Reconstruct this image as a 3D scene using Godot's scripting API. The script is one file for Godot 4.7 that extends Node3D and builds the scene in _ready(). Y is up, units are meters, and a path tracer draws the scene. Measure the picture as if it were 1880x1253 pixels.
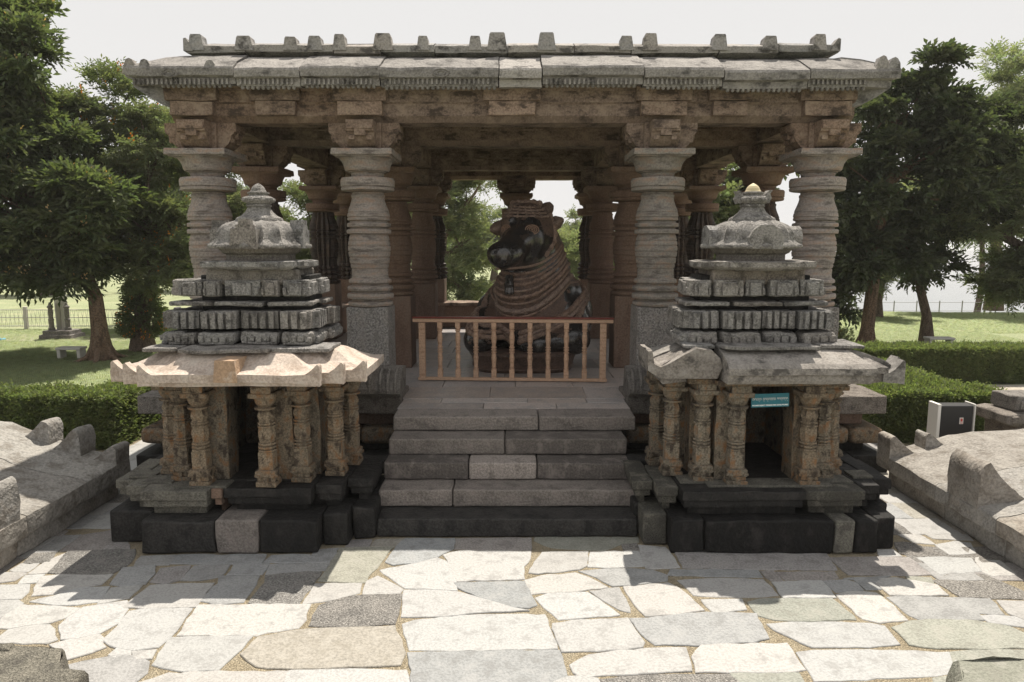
extends Node3D
# A stone pavilion with a reclining bull, two small shrines and a flight of steps, seen across a sunlit flagstone court.

class Geo:
	var v := PackedVector3Array()
	var n := PackedVector3Array()
	func tri(a: Vector3, b: Vector3, c: Vector3, na: Vector3, nb: Vector3, nc: Vector3) -> void:
		if (b - a).cross(c - a).dot(na + nb + nc) < 0.0:
			v.append(a); v.append(b); v.append(c)
			n.append(na); n.append(nb); n.append(nc)
		else:
			v.append(a); v.append(c); v.append(b)
			n.append(na); n.append(nc); n.append(nb)
	func quad(a: Vector3, b: Vector3, c: Vector3, d: Vector3, nn: Vector3) -> void:
		tri(a, b, c, nn, nn, nn)
		tri(a, c, d, nn, nn, nn)
	func quads(a: Vector3, b: Vector3, c: Vector3, d: Vector3, na: Vector3, nb: Vector3, nc: Vector3, nd: Vector3) -> void:
		tri(a, b, c, na, nb, nc)
		tri(a, c, d, na, nc, nd)
	# joins the normals of faces that meet at less than about 45 degrees
	func smoothed() -> Geo:
		var at := {}
		for i in v.size():
			var key := Vector3i((v[i] * 2000.0).round())
			if not at.has(key):
				at[key] = []
			at[key].append(i)
		var fn := PackedVector3Array()
		fn.resize(v.size())
		for t in range(0, v.size(), 3):
			var c := (v[t + 2] - v[t]).cross(v[t + 1] - v[t])
			for k in 3:
				fn[t + k] = c
		for key in at:
			for i in at[key]:
				var sum := Vector3.ZERO
				var own := fn[i].normalized()
				for j in at[key]:
					if fn[j].normalized().dot(own) > 0.7:
						sum += fn[j]
				n[i] = sum.normalized() if sum.length() > 1e-9 else n[i]
		return self
	# stone materials carry a factor of 1.6 so that tones above one survive in 8-bit vertex colours
	func mesh(col := Color.WHITE) -> ArrayMesh:
		col = Color(col.r, col.g, col.b) / 1.6
		var arr := []
		arr.resize(Mesh.ARRAY_MAX)
		arr[Mesh.ARRAY_VERTEX] = v
		arr[Mesh.ARRAY_NORMAL] = n
		var c := PackedColorArray()
		c.resize(v.size())
		c.fill(col)
		arr[Mesh.ARRAY_COLOR] = c
		var m := ArrayMesh.new()
		m.add_surface_from_arrays(Mesh.PRIMITIVE_TRIANGLES, arr)
		return m

var M := {}
var wn := FastNoiseLite.new()
var R := RandomNumberGenerator.new()
var used := {}
const D := [9.5, 11.6, 15.2, 17.3]
const XC := [-3.96, -1.88, 1.9, 3.98]
const FLOOR := 0.937

func _ready() -> void:
	R.seed = 11
	wn.seed = 3
	wn.frequency = 1.0
	wn.fractal_octaves = 2
	view()
	materials()
	setting()
	paving()
	staircase()
	pavilion()
	shrine(false)
	shrine(true)
	warning_sign()
	bull()
	railing()
	parapets()
	planting()
	far_things()

func view() -> void:
	var cam := Camera3D.new()
	cam.name = "camera"
	add_child(cam)
	cam.position = Vector3(0, 2.9, 0)
	cam.rotation_degrees = Vector3(-7.662, 0, 0)
	cam.fov = 51.05
	cam.near = 0.1
	cam.far = 900.0
	cam.current = true
	var sky := ProceduralSkyMaterial.new()
	sky.sky_top_color = lin(0.545, 0.54, 0.535)
	sky.sky_horizon_color = lin(0.60, 0.59, 0.58)
	sky.sky_curve = 0.25
	sky.ground_bottom_color = lin(0.25, 0.24, 0.2)
	sky.ground_horizon_color = lin(0.78, 0.77, 0.75)
	sky.ground_curve = 0.05
	sky.sun_angle_max = 1.0
	var s := Sky.new()
	s.sky_material = sky
	var e := Environment.new()
	e.background_mode = Environment.BG_SKY
	e.sky = s
	e.tonemap_mode = Environment.TONE_MAPPER_LINEAR
	e.tonemap_exposure = 1.48
	e.fog_enabled = true
	e.fog_density = 0.0006
	e.fog_light_color = Color(0.97, 0.96, 0.95)
	e.sdfgi_enabled = true
	e.ssao_enabled = true
	e.ssil_enabled = true
	var w := WorldEnvironment.new()
	w.name = "environment"
	w.environment = e
	add_child(w)
	var sun := DirectionalLight3D.new()
	sun.name = "sun"
	sun.light_energy = 1.6
	sun.light_color = Color(1.0, 0.965, 0.91)
	sun.light_angular_distance = 0.5
	sun.shadow_enabled = true
	add_child(sun)
	sun.look_at_from_position(Vector3(0.14, 1.0, -0.475) * 20.0, Vector3.ZERO)

# ---------------------------------------------------------------- colours and materials

func lin(r: float, g: float, b: float, a := 1.0) -> Color:
	var c := Color(r, g, b).linear_to_srgb()
	c.a = a
	return c

func ramp(stops: Array) -> Gradient:
	var g := Gradient.new()
	var o := PackedFloat32Array()
	var c := PackedColorArray()
	for s in stops:
		o.append(s[0])
		c.append(s[1])
	g.offsets = o
	g.colors = c
	return g

func noise_tex(sd: int, freq: float, oct: int, stops = null, size := 512, gain := 0.5, kind := FastNoiseLite.TYPE_SIMPLEX_SMOOTH, warp := 0.0) -> NoiseTexture2D:
	var f := FastNoiseLite.new()
	f.seed = sd
	f.noise_type = kind
	f.frequency = freq
	f.fractal_octaves = oct
	f.fractal_gain = gain
	if warp > 0.0:
		f.domain_warp_enabled = true
		f.domain_warp_amplitude = warp
		f.domain_warp_frequency = freq * 2.0
	var t := NoiseTexture2D.new()
	t.width = size
	t.height = size
	t.seamless = true
	t.seamless_blend_skirt = 0.2
	t.noise = f
	if stops != null:
		t.color_ramp = ramp(stops)
	return t

var bumps := {}
func bump_tex(kind: String) -> NoiseTexture2D:
	if not bumps.has(kind):
		bumps[kind] = {"grain": noise_tex(71, 0.03, 5, null, 512, 0.65), "pitted": noise_tex(72, 0.05, 4, [[0.0, Color.BLACK], [0.38, Color(0.25, 0.25, 0.25)], [0.5, Color(0.8, 0.8, 0.8)], [1.0, Color.WHITE]], 512, 0.6), "rough": noise_tex(73, 0.012, 6, null, 512, 0.62)}[kind]
	return bumps[kind]

# a: fine grain stops; b: coarse patches (with alpha) drawn over it
func stone(key: String, a: Array, b: Array, sd: int, scale := 1.1, scale2 := Vector3(0.33, 0.33, 0.33), rough := 0.9, bump := "grain", relief := 1.0, freq2 := 0.012, spec := 0.35) -> StandardMaterial3D:
	var m := StandardMaterial3D.new()
	m.resource_name = key
	m.albedo_texture = noise_tex(sd, 0.036, 5, a, 512, 0.72)
	m.uv1_triplanar = true
	m.uv1_world_triplanar = true
	m.uv1_triplanar_sharpness = 6.0
	m.uv1_scale = Vector3.ONE * scale
	m.uv1_offset = Vector3(sd * 0.37, sd * 0.21, sd * 0.13)
	m.roughness = rough
	m.metallic_specular = spec
	m.vertex_color_use_as_albedo = true
	m.albedo_color = lin(1.6, 1.6, 1.6)
	m.heightmap_enabled = true
	m.heightmap_texture = bump_tex(bump)
	m.heightmap_scale = relief
	if not b.is_empty():
		m.detail_enabled = true
		m.detail_blend_mode = BaseMaterial3D.BLEND_MODE_MIX
		m.detail_albedo = noise_tex(sd + 400, freq2, 6, b, 512, 0.66, FastNoiseLite.TYPE_SIMPLEX_SMOOTH, 12.0)
		m.detail_uv_layer = BaseMaterial3D.DETAIL_UV_2
		m.uv2_triplanar = true
		m.uv2_world_triplanar = true
		m.uv2_triplanar_sharpness = 4.0
		m.uv2_scale = scale2
		m.uv2_offset = Vector3(sd * 0.11, sd * 0.17, sd * 0.29)
		if key.begins_with("flag_") or key == "mortar":
			# one pattern of dirt runs on over all the paving
			m.uv2_offset = Vector3.ZERO
			m.uv2_scale = Vector3(0.42, 0.42, 0.42)
			m.detail_albedo.noise.seed = 441
	M[key] = m
	return m

func grain(c: Array, lo: float, hi: float) -> Array:
	lo = lerpf(lo, 1.0, 0.15)
	hi = lerpf(hi, 1.0, 0.15)
	return [[0.2, lin(c[0] * lo, c[1] * lo, c[2] * lo)], [0.42, lin(c[0] * 0.88, c[1] * 0.88, c[2] * 0.88)], [0.55, lin(c[0] * 1.08, c[1] * 1.08, c[2] * 1.08)], [0.8, lin(c[0] * hi, c[1] * hi, c[2] * hi)]]

# patches of two stains: dark where the noise is low, another colour where it is high
func stains(dark: Array, da: float, other: Array, oa: float, w := 0.5) -> Array:
	return [[0.24, lin(dark[0], dark[1], dark[2], da)], [0.24 + 0.2 * w, lin(dark[0], dark[1], dark[2], da * 0.45)], [0.46, lin(dark[0], dark[1], dark[2], 0.0)], [0.54, lin(other[0], other[1], other[2], 0.0)], [0.76 - 0.12 * w, lin(other[0], other[1], other[2], oa * 0.6)], [0.8, lin(other[0], other[1], other[2], oa)]]

func plain(key: String, c: Array, rough := 0.8, spec := 0.5) -> StandardMaterial3D:
	var m := StandardMaterial3D.new()
	m.resource_name = key
	m.albedo_color = lin(c[0] * 1.6, c[1] * 1.6, c[2] * 1.6)
	m.roughness = rough
	m.metallic_specular = spec
	m.vertex_color_use_as_albedo = true
	M[key] = m
	return m

func leaf_mat(key: String, c: Array, back: Array) -> void:
	var m := plain(key, c, 0.55, 0.4)
	m.backlight_enabled = true
	m.backlight = lin(back[0], back[1], back[2])
	m.cull_mode = BaseMaterial3D.CULL_DISABLED

func materials() -> void:
	var st := Vector3(0.5, 0.22, 0.5)
	stone("beam_stone", grain([0.188, 0.137, 0.106], 0.5, 1.45), stains([0.041, 0.031, 0.026], 0.8, [0.313, 0.243, 0.188], 0.65), 21, 1.3, Vector3(0.4, 0.75, 0.4), 0.9, "rough", 1.0)
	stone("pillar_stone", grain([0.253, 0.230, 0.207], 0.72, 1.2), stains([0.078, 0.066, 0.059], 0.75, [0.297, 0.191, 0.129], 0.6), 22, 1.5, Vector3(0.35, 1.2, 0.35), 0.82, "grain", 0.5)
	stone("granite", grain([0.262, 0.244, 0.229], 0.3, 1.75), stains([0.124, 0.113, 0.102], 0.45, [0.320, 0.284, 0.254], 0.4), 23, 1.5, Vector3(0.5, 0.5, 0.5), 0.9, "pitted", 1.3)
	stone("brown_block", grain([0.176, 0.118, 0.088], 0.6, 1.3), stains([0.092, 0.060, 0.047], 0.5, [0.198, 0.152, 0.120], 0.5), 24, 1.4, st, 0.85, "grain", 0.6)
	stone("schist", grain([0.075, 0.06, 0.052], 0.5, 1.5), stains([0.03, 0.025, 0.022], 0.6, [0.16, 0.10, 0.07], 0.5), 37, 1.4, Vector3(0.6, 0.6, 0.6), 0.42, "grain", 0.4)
	stone("eave_stone", grain([0.239, 0.225, 0.212], 0.65, 1.3), stains([0.053, 0.050, 0.048], 0.8, [0.335, 0.318, 0.296], 0.6), 26, 1.5, Vector3(0.4, 0.6, 0.4), 0.92, "rough", 1.3)
	stone("lichen_stone", grain([0.264, 0.251, 0.237], 0.4, 1.5), stains([0.062, 0.058, 0.054], 0.7, [0.362, 0.348, 0.326], 0.6), 27, 1.9, Vector3(0.7, 0.8, 0.7), 0.95, "pitted", 1.3)
	stone("dark_stone", grain([0.022, 0.021, 0.02], 0.5, 1.6), stains([0.01, 0.01, 0.01], 0.7, [0.06, 0.056, 0.052], 0.45), 28, 1.6, Vector3(0.6, 0.4, 0.6), 0.72, "rough", 1.2)
	stone("olive_stone", grain([0.178, 0.170, 0.145], 0.5, 1.4), stains([0.060, 0.056, 0.051], 0.6, [0.255, 0.238, 0.196], 0.5), 29, 2.0, Vector3(0.6, 0.6, 0.6), 0.9, "pitted", 1.0)
	stone("cream_stone", grain([0.452, 0.382, 0.328], 0.75, 1.2), stains([0.250, 0.187, 0.140], 0.5, [0.515, 0.468, 0.413], 0.6), 30, 1.3, Vector3(0.5, 0.7, 0.5), 0.85, "grain", 0.6)
	stone("ochre_stone", grain([0.170, 0.141, 0.104], 0.45, 1.5), stains([0.038, 0.028, 0.023], 0.85, [0.226, 0.104, 0.038], 0.75), 31, 2.0, Vector3(0.9, 0.6, 0.9), 0.88, "rough", 1.0)
	stone("step_stone", grain([0.215, 0.193, 0.177], 0.65, 1.3), stains([0.089, 0.079, 0.073], 0.5, [0.266, 0.230, 0.209], 0.5), 32, 1.7, Vector3(0.6, 0.5, 0.6), 0.8, "grain", 0.9)
	stone("floor_stone", grain([0.358, 0.319, 0.299], 0.7, 1.3), stains([0.239, 0.243, 0.254], 0.6, [0.418, 0.369, 0.338], 0.5), 33, 1.4, Vector3(0.6, 0.6, 0.6), 0.4, "grain", 0.3)
	stone("carved_stone", grain([0.209, 0.188, 0.167], 0.45, 1.5), stains([0.060, 0.054, 0.048], 0.65, [0.282, 0.255, 0.229], 0.5), 34, 2.0, Vector3(0.8, 0.8, 0.8), 0.9, "pitted", 1.2)
	stone("parapet_stone", grain([0.279, 0.259, 0.233], 0.7, 1.22), stains([0.123, 0.107, 0.085], 0.6, [0.337, 0.318, 0.285], 0.6), 35, 1.3, Vector3(0.5, 0.5, 0.5), 0.95, "rough", 2.0)
	# flagstones
	stone("flag_white", grain([0.36, 0.356, 0.346], 0.86, 1.08), stains([0.244, 0.241, 0.231], 0.6, [0.376, 0.373, 0.363], 0.6), 41, 1.8, Vector3(0.7, 0.7, 0.7), 0.8, "grain", 0.45, 0.02)
	stone("flag_blue", grain([0.285, 0.288, 0.287], 0.8, 1.12), stains([0.20, 0.2, 0.195], 0.6, [0.345, 0.345, 0.34], 0.5), 42, 1.8, Vector3(0.7, 0.7, 0.7), 0.75, "grain", 0.6, 0.02)
	stone("flag_dark", grain([0.221, 0.211, 0.197], 0.3, 1.8), stains([0.125, 0.120, 0.115], 0.5, [0.307, 0.288, 0.269], 0.5), 43, 2.0, Vector3(0.7, 0.7, 0.7), 0.9, "pitted", 1.1, 0.02)
	stone("flag_green", grain([0.277, 0.281, 0.244], 0.75, 1.15), stains([0.198, 0.191, 0.165], 0.5, [0.330, 0.323, 0.284], 0.5), 44, 1.8, Vector3(0.7, 0.7, 0.7), 0.8, "grain", 0.8, 0.02)
	stone("flag_tan", grain([0.310, 0.294, 0.261], 0.75, 1.15), stains([0.251, 0.231, 0.198], 0.6, [0.396, 0.376, 0.337], 0.5), 45, 1.5, Vector3(0.5, 0.5, 2.0), 0.85, "rough", 1.2, 0.025)
	stone("flag_grey", grain([0.277, 0.261, 0.251], 0.65, 1.25), stains([0.172, 0.162, 0.155], 0.6, [0.330, 0.317, 0.304], 0.5), 46, 1.8, Vector3(0.7, 0.7, 0.7), 0.75, "grain", 0.8, 0.02)
	stone("mortar", grain([0.330, 0.281, 0.198], 0.65, 1.2), stains([0.218, 0.172, 0.119], 0.5, [0.383, 0.340, 0.257], 0.5), 47, 2.2, Vector3(0.7, 0.7, 0.7), 0.98, "pitted", 1.4, 0.02)
	# ground
	stone("grass_ground", grain([0.265, 0.295, 0.17], 0.65, 1.35), stains([0.196, 0.210, 0.098], 0.6, [0.362, 0.356, 0.215], 0.6), 51, 0.55, Vector3(0.06, 0.06, 0.06), 1.0, "rough", 5.0)
	stone("path_ground", grain([0.375, 0.338, 0.285], 0.75, 1.2), stains([0.255, 0.225, 0.180], 0.5, [0.420, 0.398, 0.352], 0.5), 52, 0.7, Vector3(0.2, 0.2, 0.2), 1.0, "rough", 2.0)
	stone("bark", grain([0.13, 0.095, 0.07], 0.35, 1.6), stains([0.04, 0.03, 0.022], 0.7, [0.20, 0.16, 0.125], 0.5), 53, 1.0, Vector3(1.2, 0.35, 1.2), 0.95, "rough", 3.0)
	stone("bull_polished", grain([0.02, 0.019, 0.019], 0.5, 1.9), stains([0.012, 0.011, 0.011], 0.4, [0.085, 0.06, 0.045], 0.55), 61, 1.4, Vector3(0.7, 0.7, 0.7), 0.2, "grain", 0.12, 0.012, 0.6)
	stone("bull_carved", grain([0.235, 0.165, 0.13], 0.4, 1.5), stains([0.076, 0.051, 0.043], 0.7, [0.36, 0.27, 0.215], 0.5), 62, 2.0, Vector3(1.1, 1.1, 1.1), 0.6, "grain", 0.5)
	stone("bull_base", grain([0.11, 0.075, 0.06], 0.4, 1.5), stains([0.03, 0.022, 0.02], 0.7, [0.20, 0.12, 0.08], 0.5), 63, 1.6, Vector3(0.9, 0.9, 0.9), 0.5, "grain", 0.5)
	var wood := stone("wood", grain([0.522, 0.348, 0.239], 0.72, 1.22), stains([0.271, 0.135, 0.080], 0.5, [0.616, 0.394, 0.271], 0.4), 64, 1.0, Vector3(0.5, 3.0, 0.5), 0.5, "grain", 0.25)
	wood.uv1_scale = Vector3(5.0, 0.9, 5.0)
	var rail := stone("rail_wood", grain([0.522, 0.348, 0.239], 0.72, 1.22), [], 65, 1.0, Vector3.ONE, 0.4, "grain", 0.2)
	rail.uv1_scale = Vector3(0.7, 8.0, 8.0)
	stone("rail_red", grain([0.17, 0.045, 0.035], 0.7, 1.3), [], 66, 1.5, Vector3.ONE, 0.35, "grain", 0.1)
	plain("tip_gold", [0.52, 0.44, 0.27], 0.7)
	plain("sign_blue", [0.01, 0.16, 0.22], 0.35)
	plain("sign_white", [0.8, 0.8, 0.78], 0.5)
	plain("black_metal", [0.015, 0.015, 0.016], 0.45)
	plain("white_paint", [0.68, 0.66, 0.62], 0.6)
	plain("red_paint", [0.5, 0.05, 0.03], 0.5)
	plain("post_white", [0.5, 0.48, 0.45], 0.8)
	plain("wire", [0.35, 0.34, 0.32], 0.6)
	plain("concrete", [0.5, 0.48, 0.44], 0.9)
	plain("blue_cloth", [0.12, 0.33, 0.42], 0.8)
	leaf_mat("leaf_dark", [0.135, 0.158, 0.088], [0.8, 0.95, 0.42])
	leaf_mat("leaf_mid", [0.195, 0.215, 0.125], [0.85, 1.0, 0.5])
	leaf_mat("leaf_light", [0.27, 0.29, 0.17], [0.85, 1.0, 0.55])
	leaf_mat("leaf_deep", [0.085, 0.098, 0.06], [0.7, 0.85, 0.4])
	leaf_mat("leaf_hedge", [0.20, 0.23, 0.115], [0.8, 0.95, 0.4])
	leaf_mat("blossom_peach", [0.62, 0.5, 0.24], [0.7, 0.5, 0.2])
	leaf_mat("blossom_orange", [0.7, 0.32, 0.05], [0.7, 0.35, 0.05])
	leaf_mat("grass_blade", [0.34, 0.38, 0.235], [0.6, 0.7, 0.35])
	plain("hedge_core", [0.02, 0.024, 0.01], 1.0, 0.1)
	var water := plain("lake_water", [0.16, 0.18, 0.18], 0.06)
	water.metallic_specular = 0.6

# ---------------------------------------------------------------- nodes

func named(base: String) -> String:
	if not used.has(base):
		used[base] = 0
		return base
	used[base] += 1
	return "%s_%03d" % [base, used[base]]

func thing(called: String, label: String, category: String, at := Vector3.ZERO, group := "", turn := 0.0) -> Node3D:
	var o := Node3D.new()
	o.name = named(called)
	add_child(o)
	o.position = at
	o.rotation.y = turn
	tag(o, label, category, group)
	return o

func tag(o: Node, label: String, category: String, group := "", kind := "") -> void:
	if label != "":
		o.set_meta("label", label)
	if category != "":
		o.set_meta("category", category)
	if group != "":
		o.set_meta("group", group)
	if kind != "":
		o.set_meta("kind", kind)

func put(called: String, g, mat, parent: Node, at := Vector3.ZERO, tone := Color.WHITE) -> MeshInstance3D:
	var o := MeshInstance3D.new()
	o.mesh = g.mesh(tone) if g is Geo else g
	o.material_override = M[mat] if mat is String else mat
	o.name = called if parent != self else named(called)
	parent.add_child(o, true)
	o.position = at
	return o

func tint(v := 0.12, warm := 0.04) -> Color:
	var k := 1.0 + R.randf_range(-v, v)
	var w := R.randf_range(-warm, warm)
	return Color(k * (1.0 + w), k, k * (1.0 - w))

# a stone block given by its world extents, as a part of o
func blk(o: Node3D, called: String, mat, x0: float, x1: float, y0: float, y1: float, z0: float, z1: float, bev := 0.012, amp := 0.004, tone = null) -> MeshInstance3D:
	var s := Vector3(x1 - x0, y1 - y0, z1 - z0)
	var c := Vector3(x0 + x1, y0 + y1, z0 + z1) * 0.5
	var g := Geo.new()
	g_box(g, Vector3.ZERO, s, bev, amp, 0.16, c)
	return put(called, g, mat, o, c - o.global_position, tint() if tone == null else tone)

# ---------------------------------------------------------------- shapes

func wob(p: Vector3, amp: float) -> Vector3:
	if amp == 0.0:
		return p
	var q := p * 3.1
	var f := p * 11.0
	return p + Vector3(wn.get_noise_3d(q.x, q.y, q.z) + 0.5 * wn.get_noise_3d(f.x, f.y, f.z), wn.get_noise_3d(q.x + 51.0, q.y, q.z) + 0.5 * wn.get_noise_3d(f.x, f.y + 31.0, f.z), wn.get_noise_3d(q.x, q.y, q.z + 77.0) + 0.5 * wn.get_noise_3d(f.x + 13.0, f.y, f.z)) * (amp * 1.6)

func cuts(h: float, r: float, step: float) -> Array:
	var a := [-h]
	var n := clampi(int(2.0 * h / step), 1, 8)
	for i in n + 1:
		a.append(lerpf(-h + r, h - r, float(i) / n))
	a.append(h)
	return a

# a box with rounded edges and slightly uneven faces; seed_at moves it in the unevenness so that no two are alike
func g_box(g: Geo, c: Vector3, s: Vector3, r: float, amp: float, step := 0.2, seed_at := Vector3.ZERO, tr := Transform3D()) -> void:
	var h := s * 0.5
	r = minf(r, minf(h.x, minf(h.y, h.z)) * 0.9)
	var inner := h - Vector3.ONE * r
	for ax in 3:
		var u: int = (ax + 1) % 3
		var w: int = (ax + 2) % 3
		var cu := cuts(h[u], r, step)
		var cw := cuts(h[w], r, step)
		for sg in [-1.0, 1.0]:
			var pts := []
			var nrm := []
			for i in cu.size():
				for j in cw.size():
					var p := Vector3.ZERO
					p[ax] = h[ax] * sg
					p[u] = cu[i]
					p[w] = cw[j]
					var q := p.clamp(-inner, inner)
					var dir := p - q
					var nn := dir.normalized()
					p = q + nn * r
					if amp > 0.0:
						p = wob(p + c + seed_at, amp) - seed_at
					else:
						p += c
					pts.append(tr * p)
					nrm.append(tr.basis * nn)
			var m := cw.size()
			for i in cu.size() - 1:
				for j in m - 1:
					var a := i * m + j
					g.quads(pts[a], pts[a + 1], pts[a + m + 1], pts[a + m], nrm[a], nrm[a + 1], nrm[a + m + 1], nrm[a + m])

# turned shape; prof is a list of Vector2(radius, height); lobes > 0 makes it fluted
func g_lathe(g: Geo, prof: Array, segs: int, o := Vector3.ZERO, lobes := 0, deep := 0.0, sharp := true, star := false) -> void:
	var mul := []
	var dirs := []
	for k in segs + 1:
		var t := TAU * k / segs
		dirs.append(Vector3(cos(t), 0, sin(t)))
		var f := 1.0
		if lobes > 0:
			f = 1.0 - deep * (absf(fposmod(t * lobes / TAU, 1.0) * 2.0 - 1.0) if star else pow(absf(sin(t * lobes * 0.5)), 0.8))
		mul.append(f)
	for i in prof.size() - 1:
		var a: Vector2 = prof[i]
		var b: Vector2 = prof[i + 1]
		var e := b - a
		if e.length() < 0.0002:
			continue
		var nr := Vector2(e.y, -e.x).normalized()
		for k in segs:
			var n0: Vector3 = (dirs[k] * nr.x + Vector3(0, nr.y, 0)).normalized()
			var n1: Vector3 = (dirs[k + 1] * nr.x + Vector3(0, nr.y, 0)).normalized()
			var p0: Vector3 = o + dirs[k] * a.x * mul[k] + Vector3(0, a.y, 0)
			var p1: Vector3 = o + dirs[k + 1] * a.x * mul[k + 1] + Vector3(0, a.y, 0)
			var p2: Vector3 = o + dirs[k + 1] * b.x * mul[k + 1] + Vector3(0, b.y, 0)
			var p3: Vector3 = o + dirs[k] * b.x * mul[k] + Vector3(0, b.y, 0)
			if lobes > 0:
				var fn := (p1 - p0).cross(p3 - p0)
				if fn.length() < 1e-9:
					fn = (p2 - p1).cross(p3 - p1)
				fn = fn.normalized()
				if fn.dot(n0) < 0.0:
					fn = -fn
				g.quad(p0, p1, p2, p3, fn)
			else:
				g.quads(p0, p1, p2, p3, n0, n1, n1, n0)

# mouldings: prof is a list of Vector2(outward offset, height) carried round the plan poly (x, z)
func g_plan(g: Geo, poly: Array, prof: Array, amp := 0.0, at := Vector3.ZERO, cap_lo := true, cap_hi := true, step := 0.25) -> void:
	var area := 0.0
	for i in poly.size():
		var p: Vector2 = poly[i]
		var q: Vector2 = poly[(i + 1) % poly.size()]
		area += p.x * q.y - q.x * p.y
	var pts := poly.duplicate()
	if area < 0.0:
		pts.reverse()
	var n := pts.size()
	var en := []
	for i in n:
		var e: Vector2 = pts[(i + 1) % n] - pts[i]
		en.append(Vector2(e.y, -e.x).normalized())
	var mit := []
	for i in n:
		var a: Vector2 = en[(i + n - 1) % n]
		var b: Vector2 = en[i]
		mit.append((a + b) / maxf(0.25, 1.0 + a.dot(b)))
	for i in n:
		var j: int = (i + 1) % n
		var len: float = (pts[j] - pts[i]).length()
		var m := clampi(int(len / step), 1, 40) if amp > 0.0 else 1
		for k in prof.size() - 1:
			var a: Vector2 = prof[k]
			var b: Vector2 = prof[k + 1]
			var e := b - a
			if e.length() < 1e-5:
				continue
			var nr := Vector2(e.y, -e.x).normalized()
			var nn := Vector3(en[i].x * nr.x, nr.y, en[i].y * nr.x)
			var a0: Vector2 = pts[i] + mit[i] * a.x
			var a1: Vector2 = pts[j] + mit[j] * a.x
			var b0: Vector2 = pts[i] + mit[i] * b.x
			var b1: Vector2 = pts[j] + mit[j] * b.x
			for t in m:
				var f0 := float(t) / m
				var f1 := float(t + 1) / m
				var pa := a0.lerp(a1, f0)
				var pb := a0.lerp(a1, f1)
				var pc := b0.lerp(b1, f1)
				var pd := b0.lerp(b1, f0)
				g.quad(wob(Vector3(pa.x, a.y, pa.y) + at, amp) - at, wob(Vector3(pb.x, a.y, pb.y) + at, amp) - at, wob(Vector3(pc.x, b.y, pc.y) + at, amp) - at, wob(Vector3(pd.x, b.y, pd.y) + at, amp) - at, nn)
	for hi in [false, true]:
		if (hi and not cap_hi) or (not hi and not cap_lo):
			continue
		var pr: Vector2 = prof[prof.size() - 1] if hi else prof[0]
		var ring := PackedVector2Array()
		for i in n:
			ring.append(pts[i] + mit[i] * pr.x)
		var tris := Geometry2D.triangulate_polygon(ring)
		var up := Vector3.UP if hi else Vector3.DOWN
		for t in range(0, tris.size(), 3):
			var q := []
			for k in 3:
				var p: Vector2 = ring[tris[t + k]]
				q.append(wob(Vector3(p.x, pr.y, p.y) + at, amp) - at)
			g.tri(q[0], q[1], q[2], up, up, up)

# outline poly (x, y) pushed from z0 to z1, then moved by tr
func g_push(g: Geo, poly: Array, z0: float, z1: float, tr := Transform3D(), amp := 0.0, smooth_at := PackedInt32Array()) -> void:
	var area := 0.0
	var pts := PackedVector2Array()
	for p in poly:
		pts.append(p)
	for i in pts.size():
		var q := pts[(i + 1) % pts.size()]
		area += pts[i].x * q.y - q.x * pts[i].y
	if area < 0.0:
		pts.reverse()
	var f := func(x: float, y: float, z: float) -> Vector3: return wob(tr * Vector3(x, y, z), amp)
	var m := clampi(int(absf(z1 - z0) / (0.09 if amp > 0.01 else 0.3)), 1, 14) if amp > 0.0 else 1
	for i in pts.size():
		var a := pts[i]
		var b := pts[(i + 1) % pts.size()]
		var nn := tr.basis * Vector3(b.y - a.y, a.x - b.x, 0).normalized()
		for k in m:
			var za := lerpf(z0, z1, float(k) / m)
			var zb := lerpf(z0, z1, float(k + 1) / m)
			g.quad(f.call(a.x, a.y, za), f.call(b.x, b.y, za), f.call(b.x, b.y, zb), f.call(a.x, a.y, zb), nn)
	var tris := Geometry2D.triangulate_polygon(pts)
	for t in range(0, tris.size(), 3):
		for z in [z0, z1]:
			var nn: Vector3 = tr.basis * Vector3(0, 0, signf(z - (z0 + z1) * 0.5))
			g.tri(f.call(pts[tris[t]].x, pts[tris[t]].y, z), f.call(pts[tris[t + 1]].x, pts[tris[t + 1]].y, z), f.call(pts[tris[t + 2]].x, pts[tris[t + 2]].y, z), nn, nn, nn)

func g_tube(g: Geo, pts: Array, rad: Array, segs := 8, cap := true) -> void:
	var n := pts.size()
	var ring := []
	var side := Vector3.RIGHT
	for i in n:
		var t: Vector3 = (pts[mini(i + 1, n - 1)] - pts[maxi(i - 1, 0)]).normalized()
		side = side - t * side.dot(t)
		if side.length() < 0.05:
			side = t.cross(Vector3.FORWARD)
		side = side.normalized()
		var up := t.cross(side)
		var row := []
		for k in segs:
			var a := TAU * k / segs
			row.append(side * cos(a) + up * sin(a))
		ring.append(row)
	for i in n - 1:
		for k in segs:
			var l: int = (k + 1) % segs
			g.quads(pts[i] + ring[i][k] * rad[i], pts[i] + ring[i][l] * rad[i], pts[i + 1] + ring[i + 1][l] * rad[i + 1], pts[i + 1] + ring[i + 1][k] * rad[i + 1], ring[i][k], ring[i][l], ring[i + 1][l], ring[i + 1][k])
	if cap:
		for e in [0, n - 1]:
			var nn: Vector3 = (pts[e] - pts[1 if e == 0 else n - 2]).normalized()
			for k in range(1, segs - 1):
				g.tri(pts[e] + ring[e][0] * rad[e], pts[e] + ring[e][k] * rad[e], pts[e] + ring[e][k + 1] * rad[e], nn, nn, nn)

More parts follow.
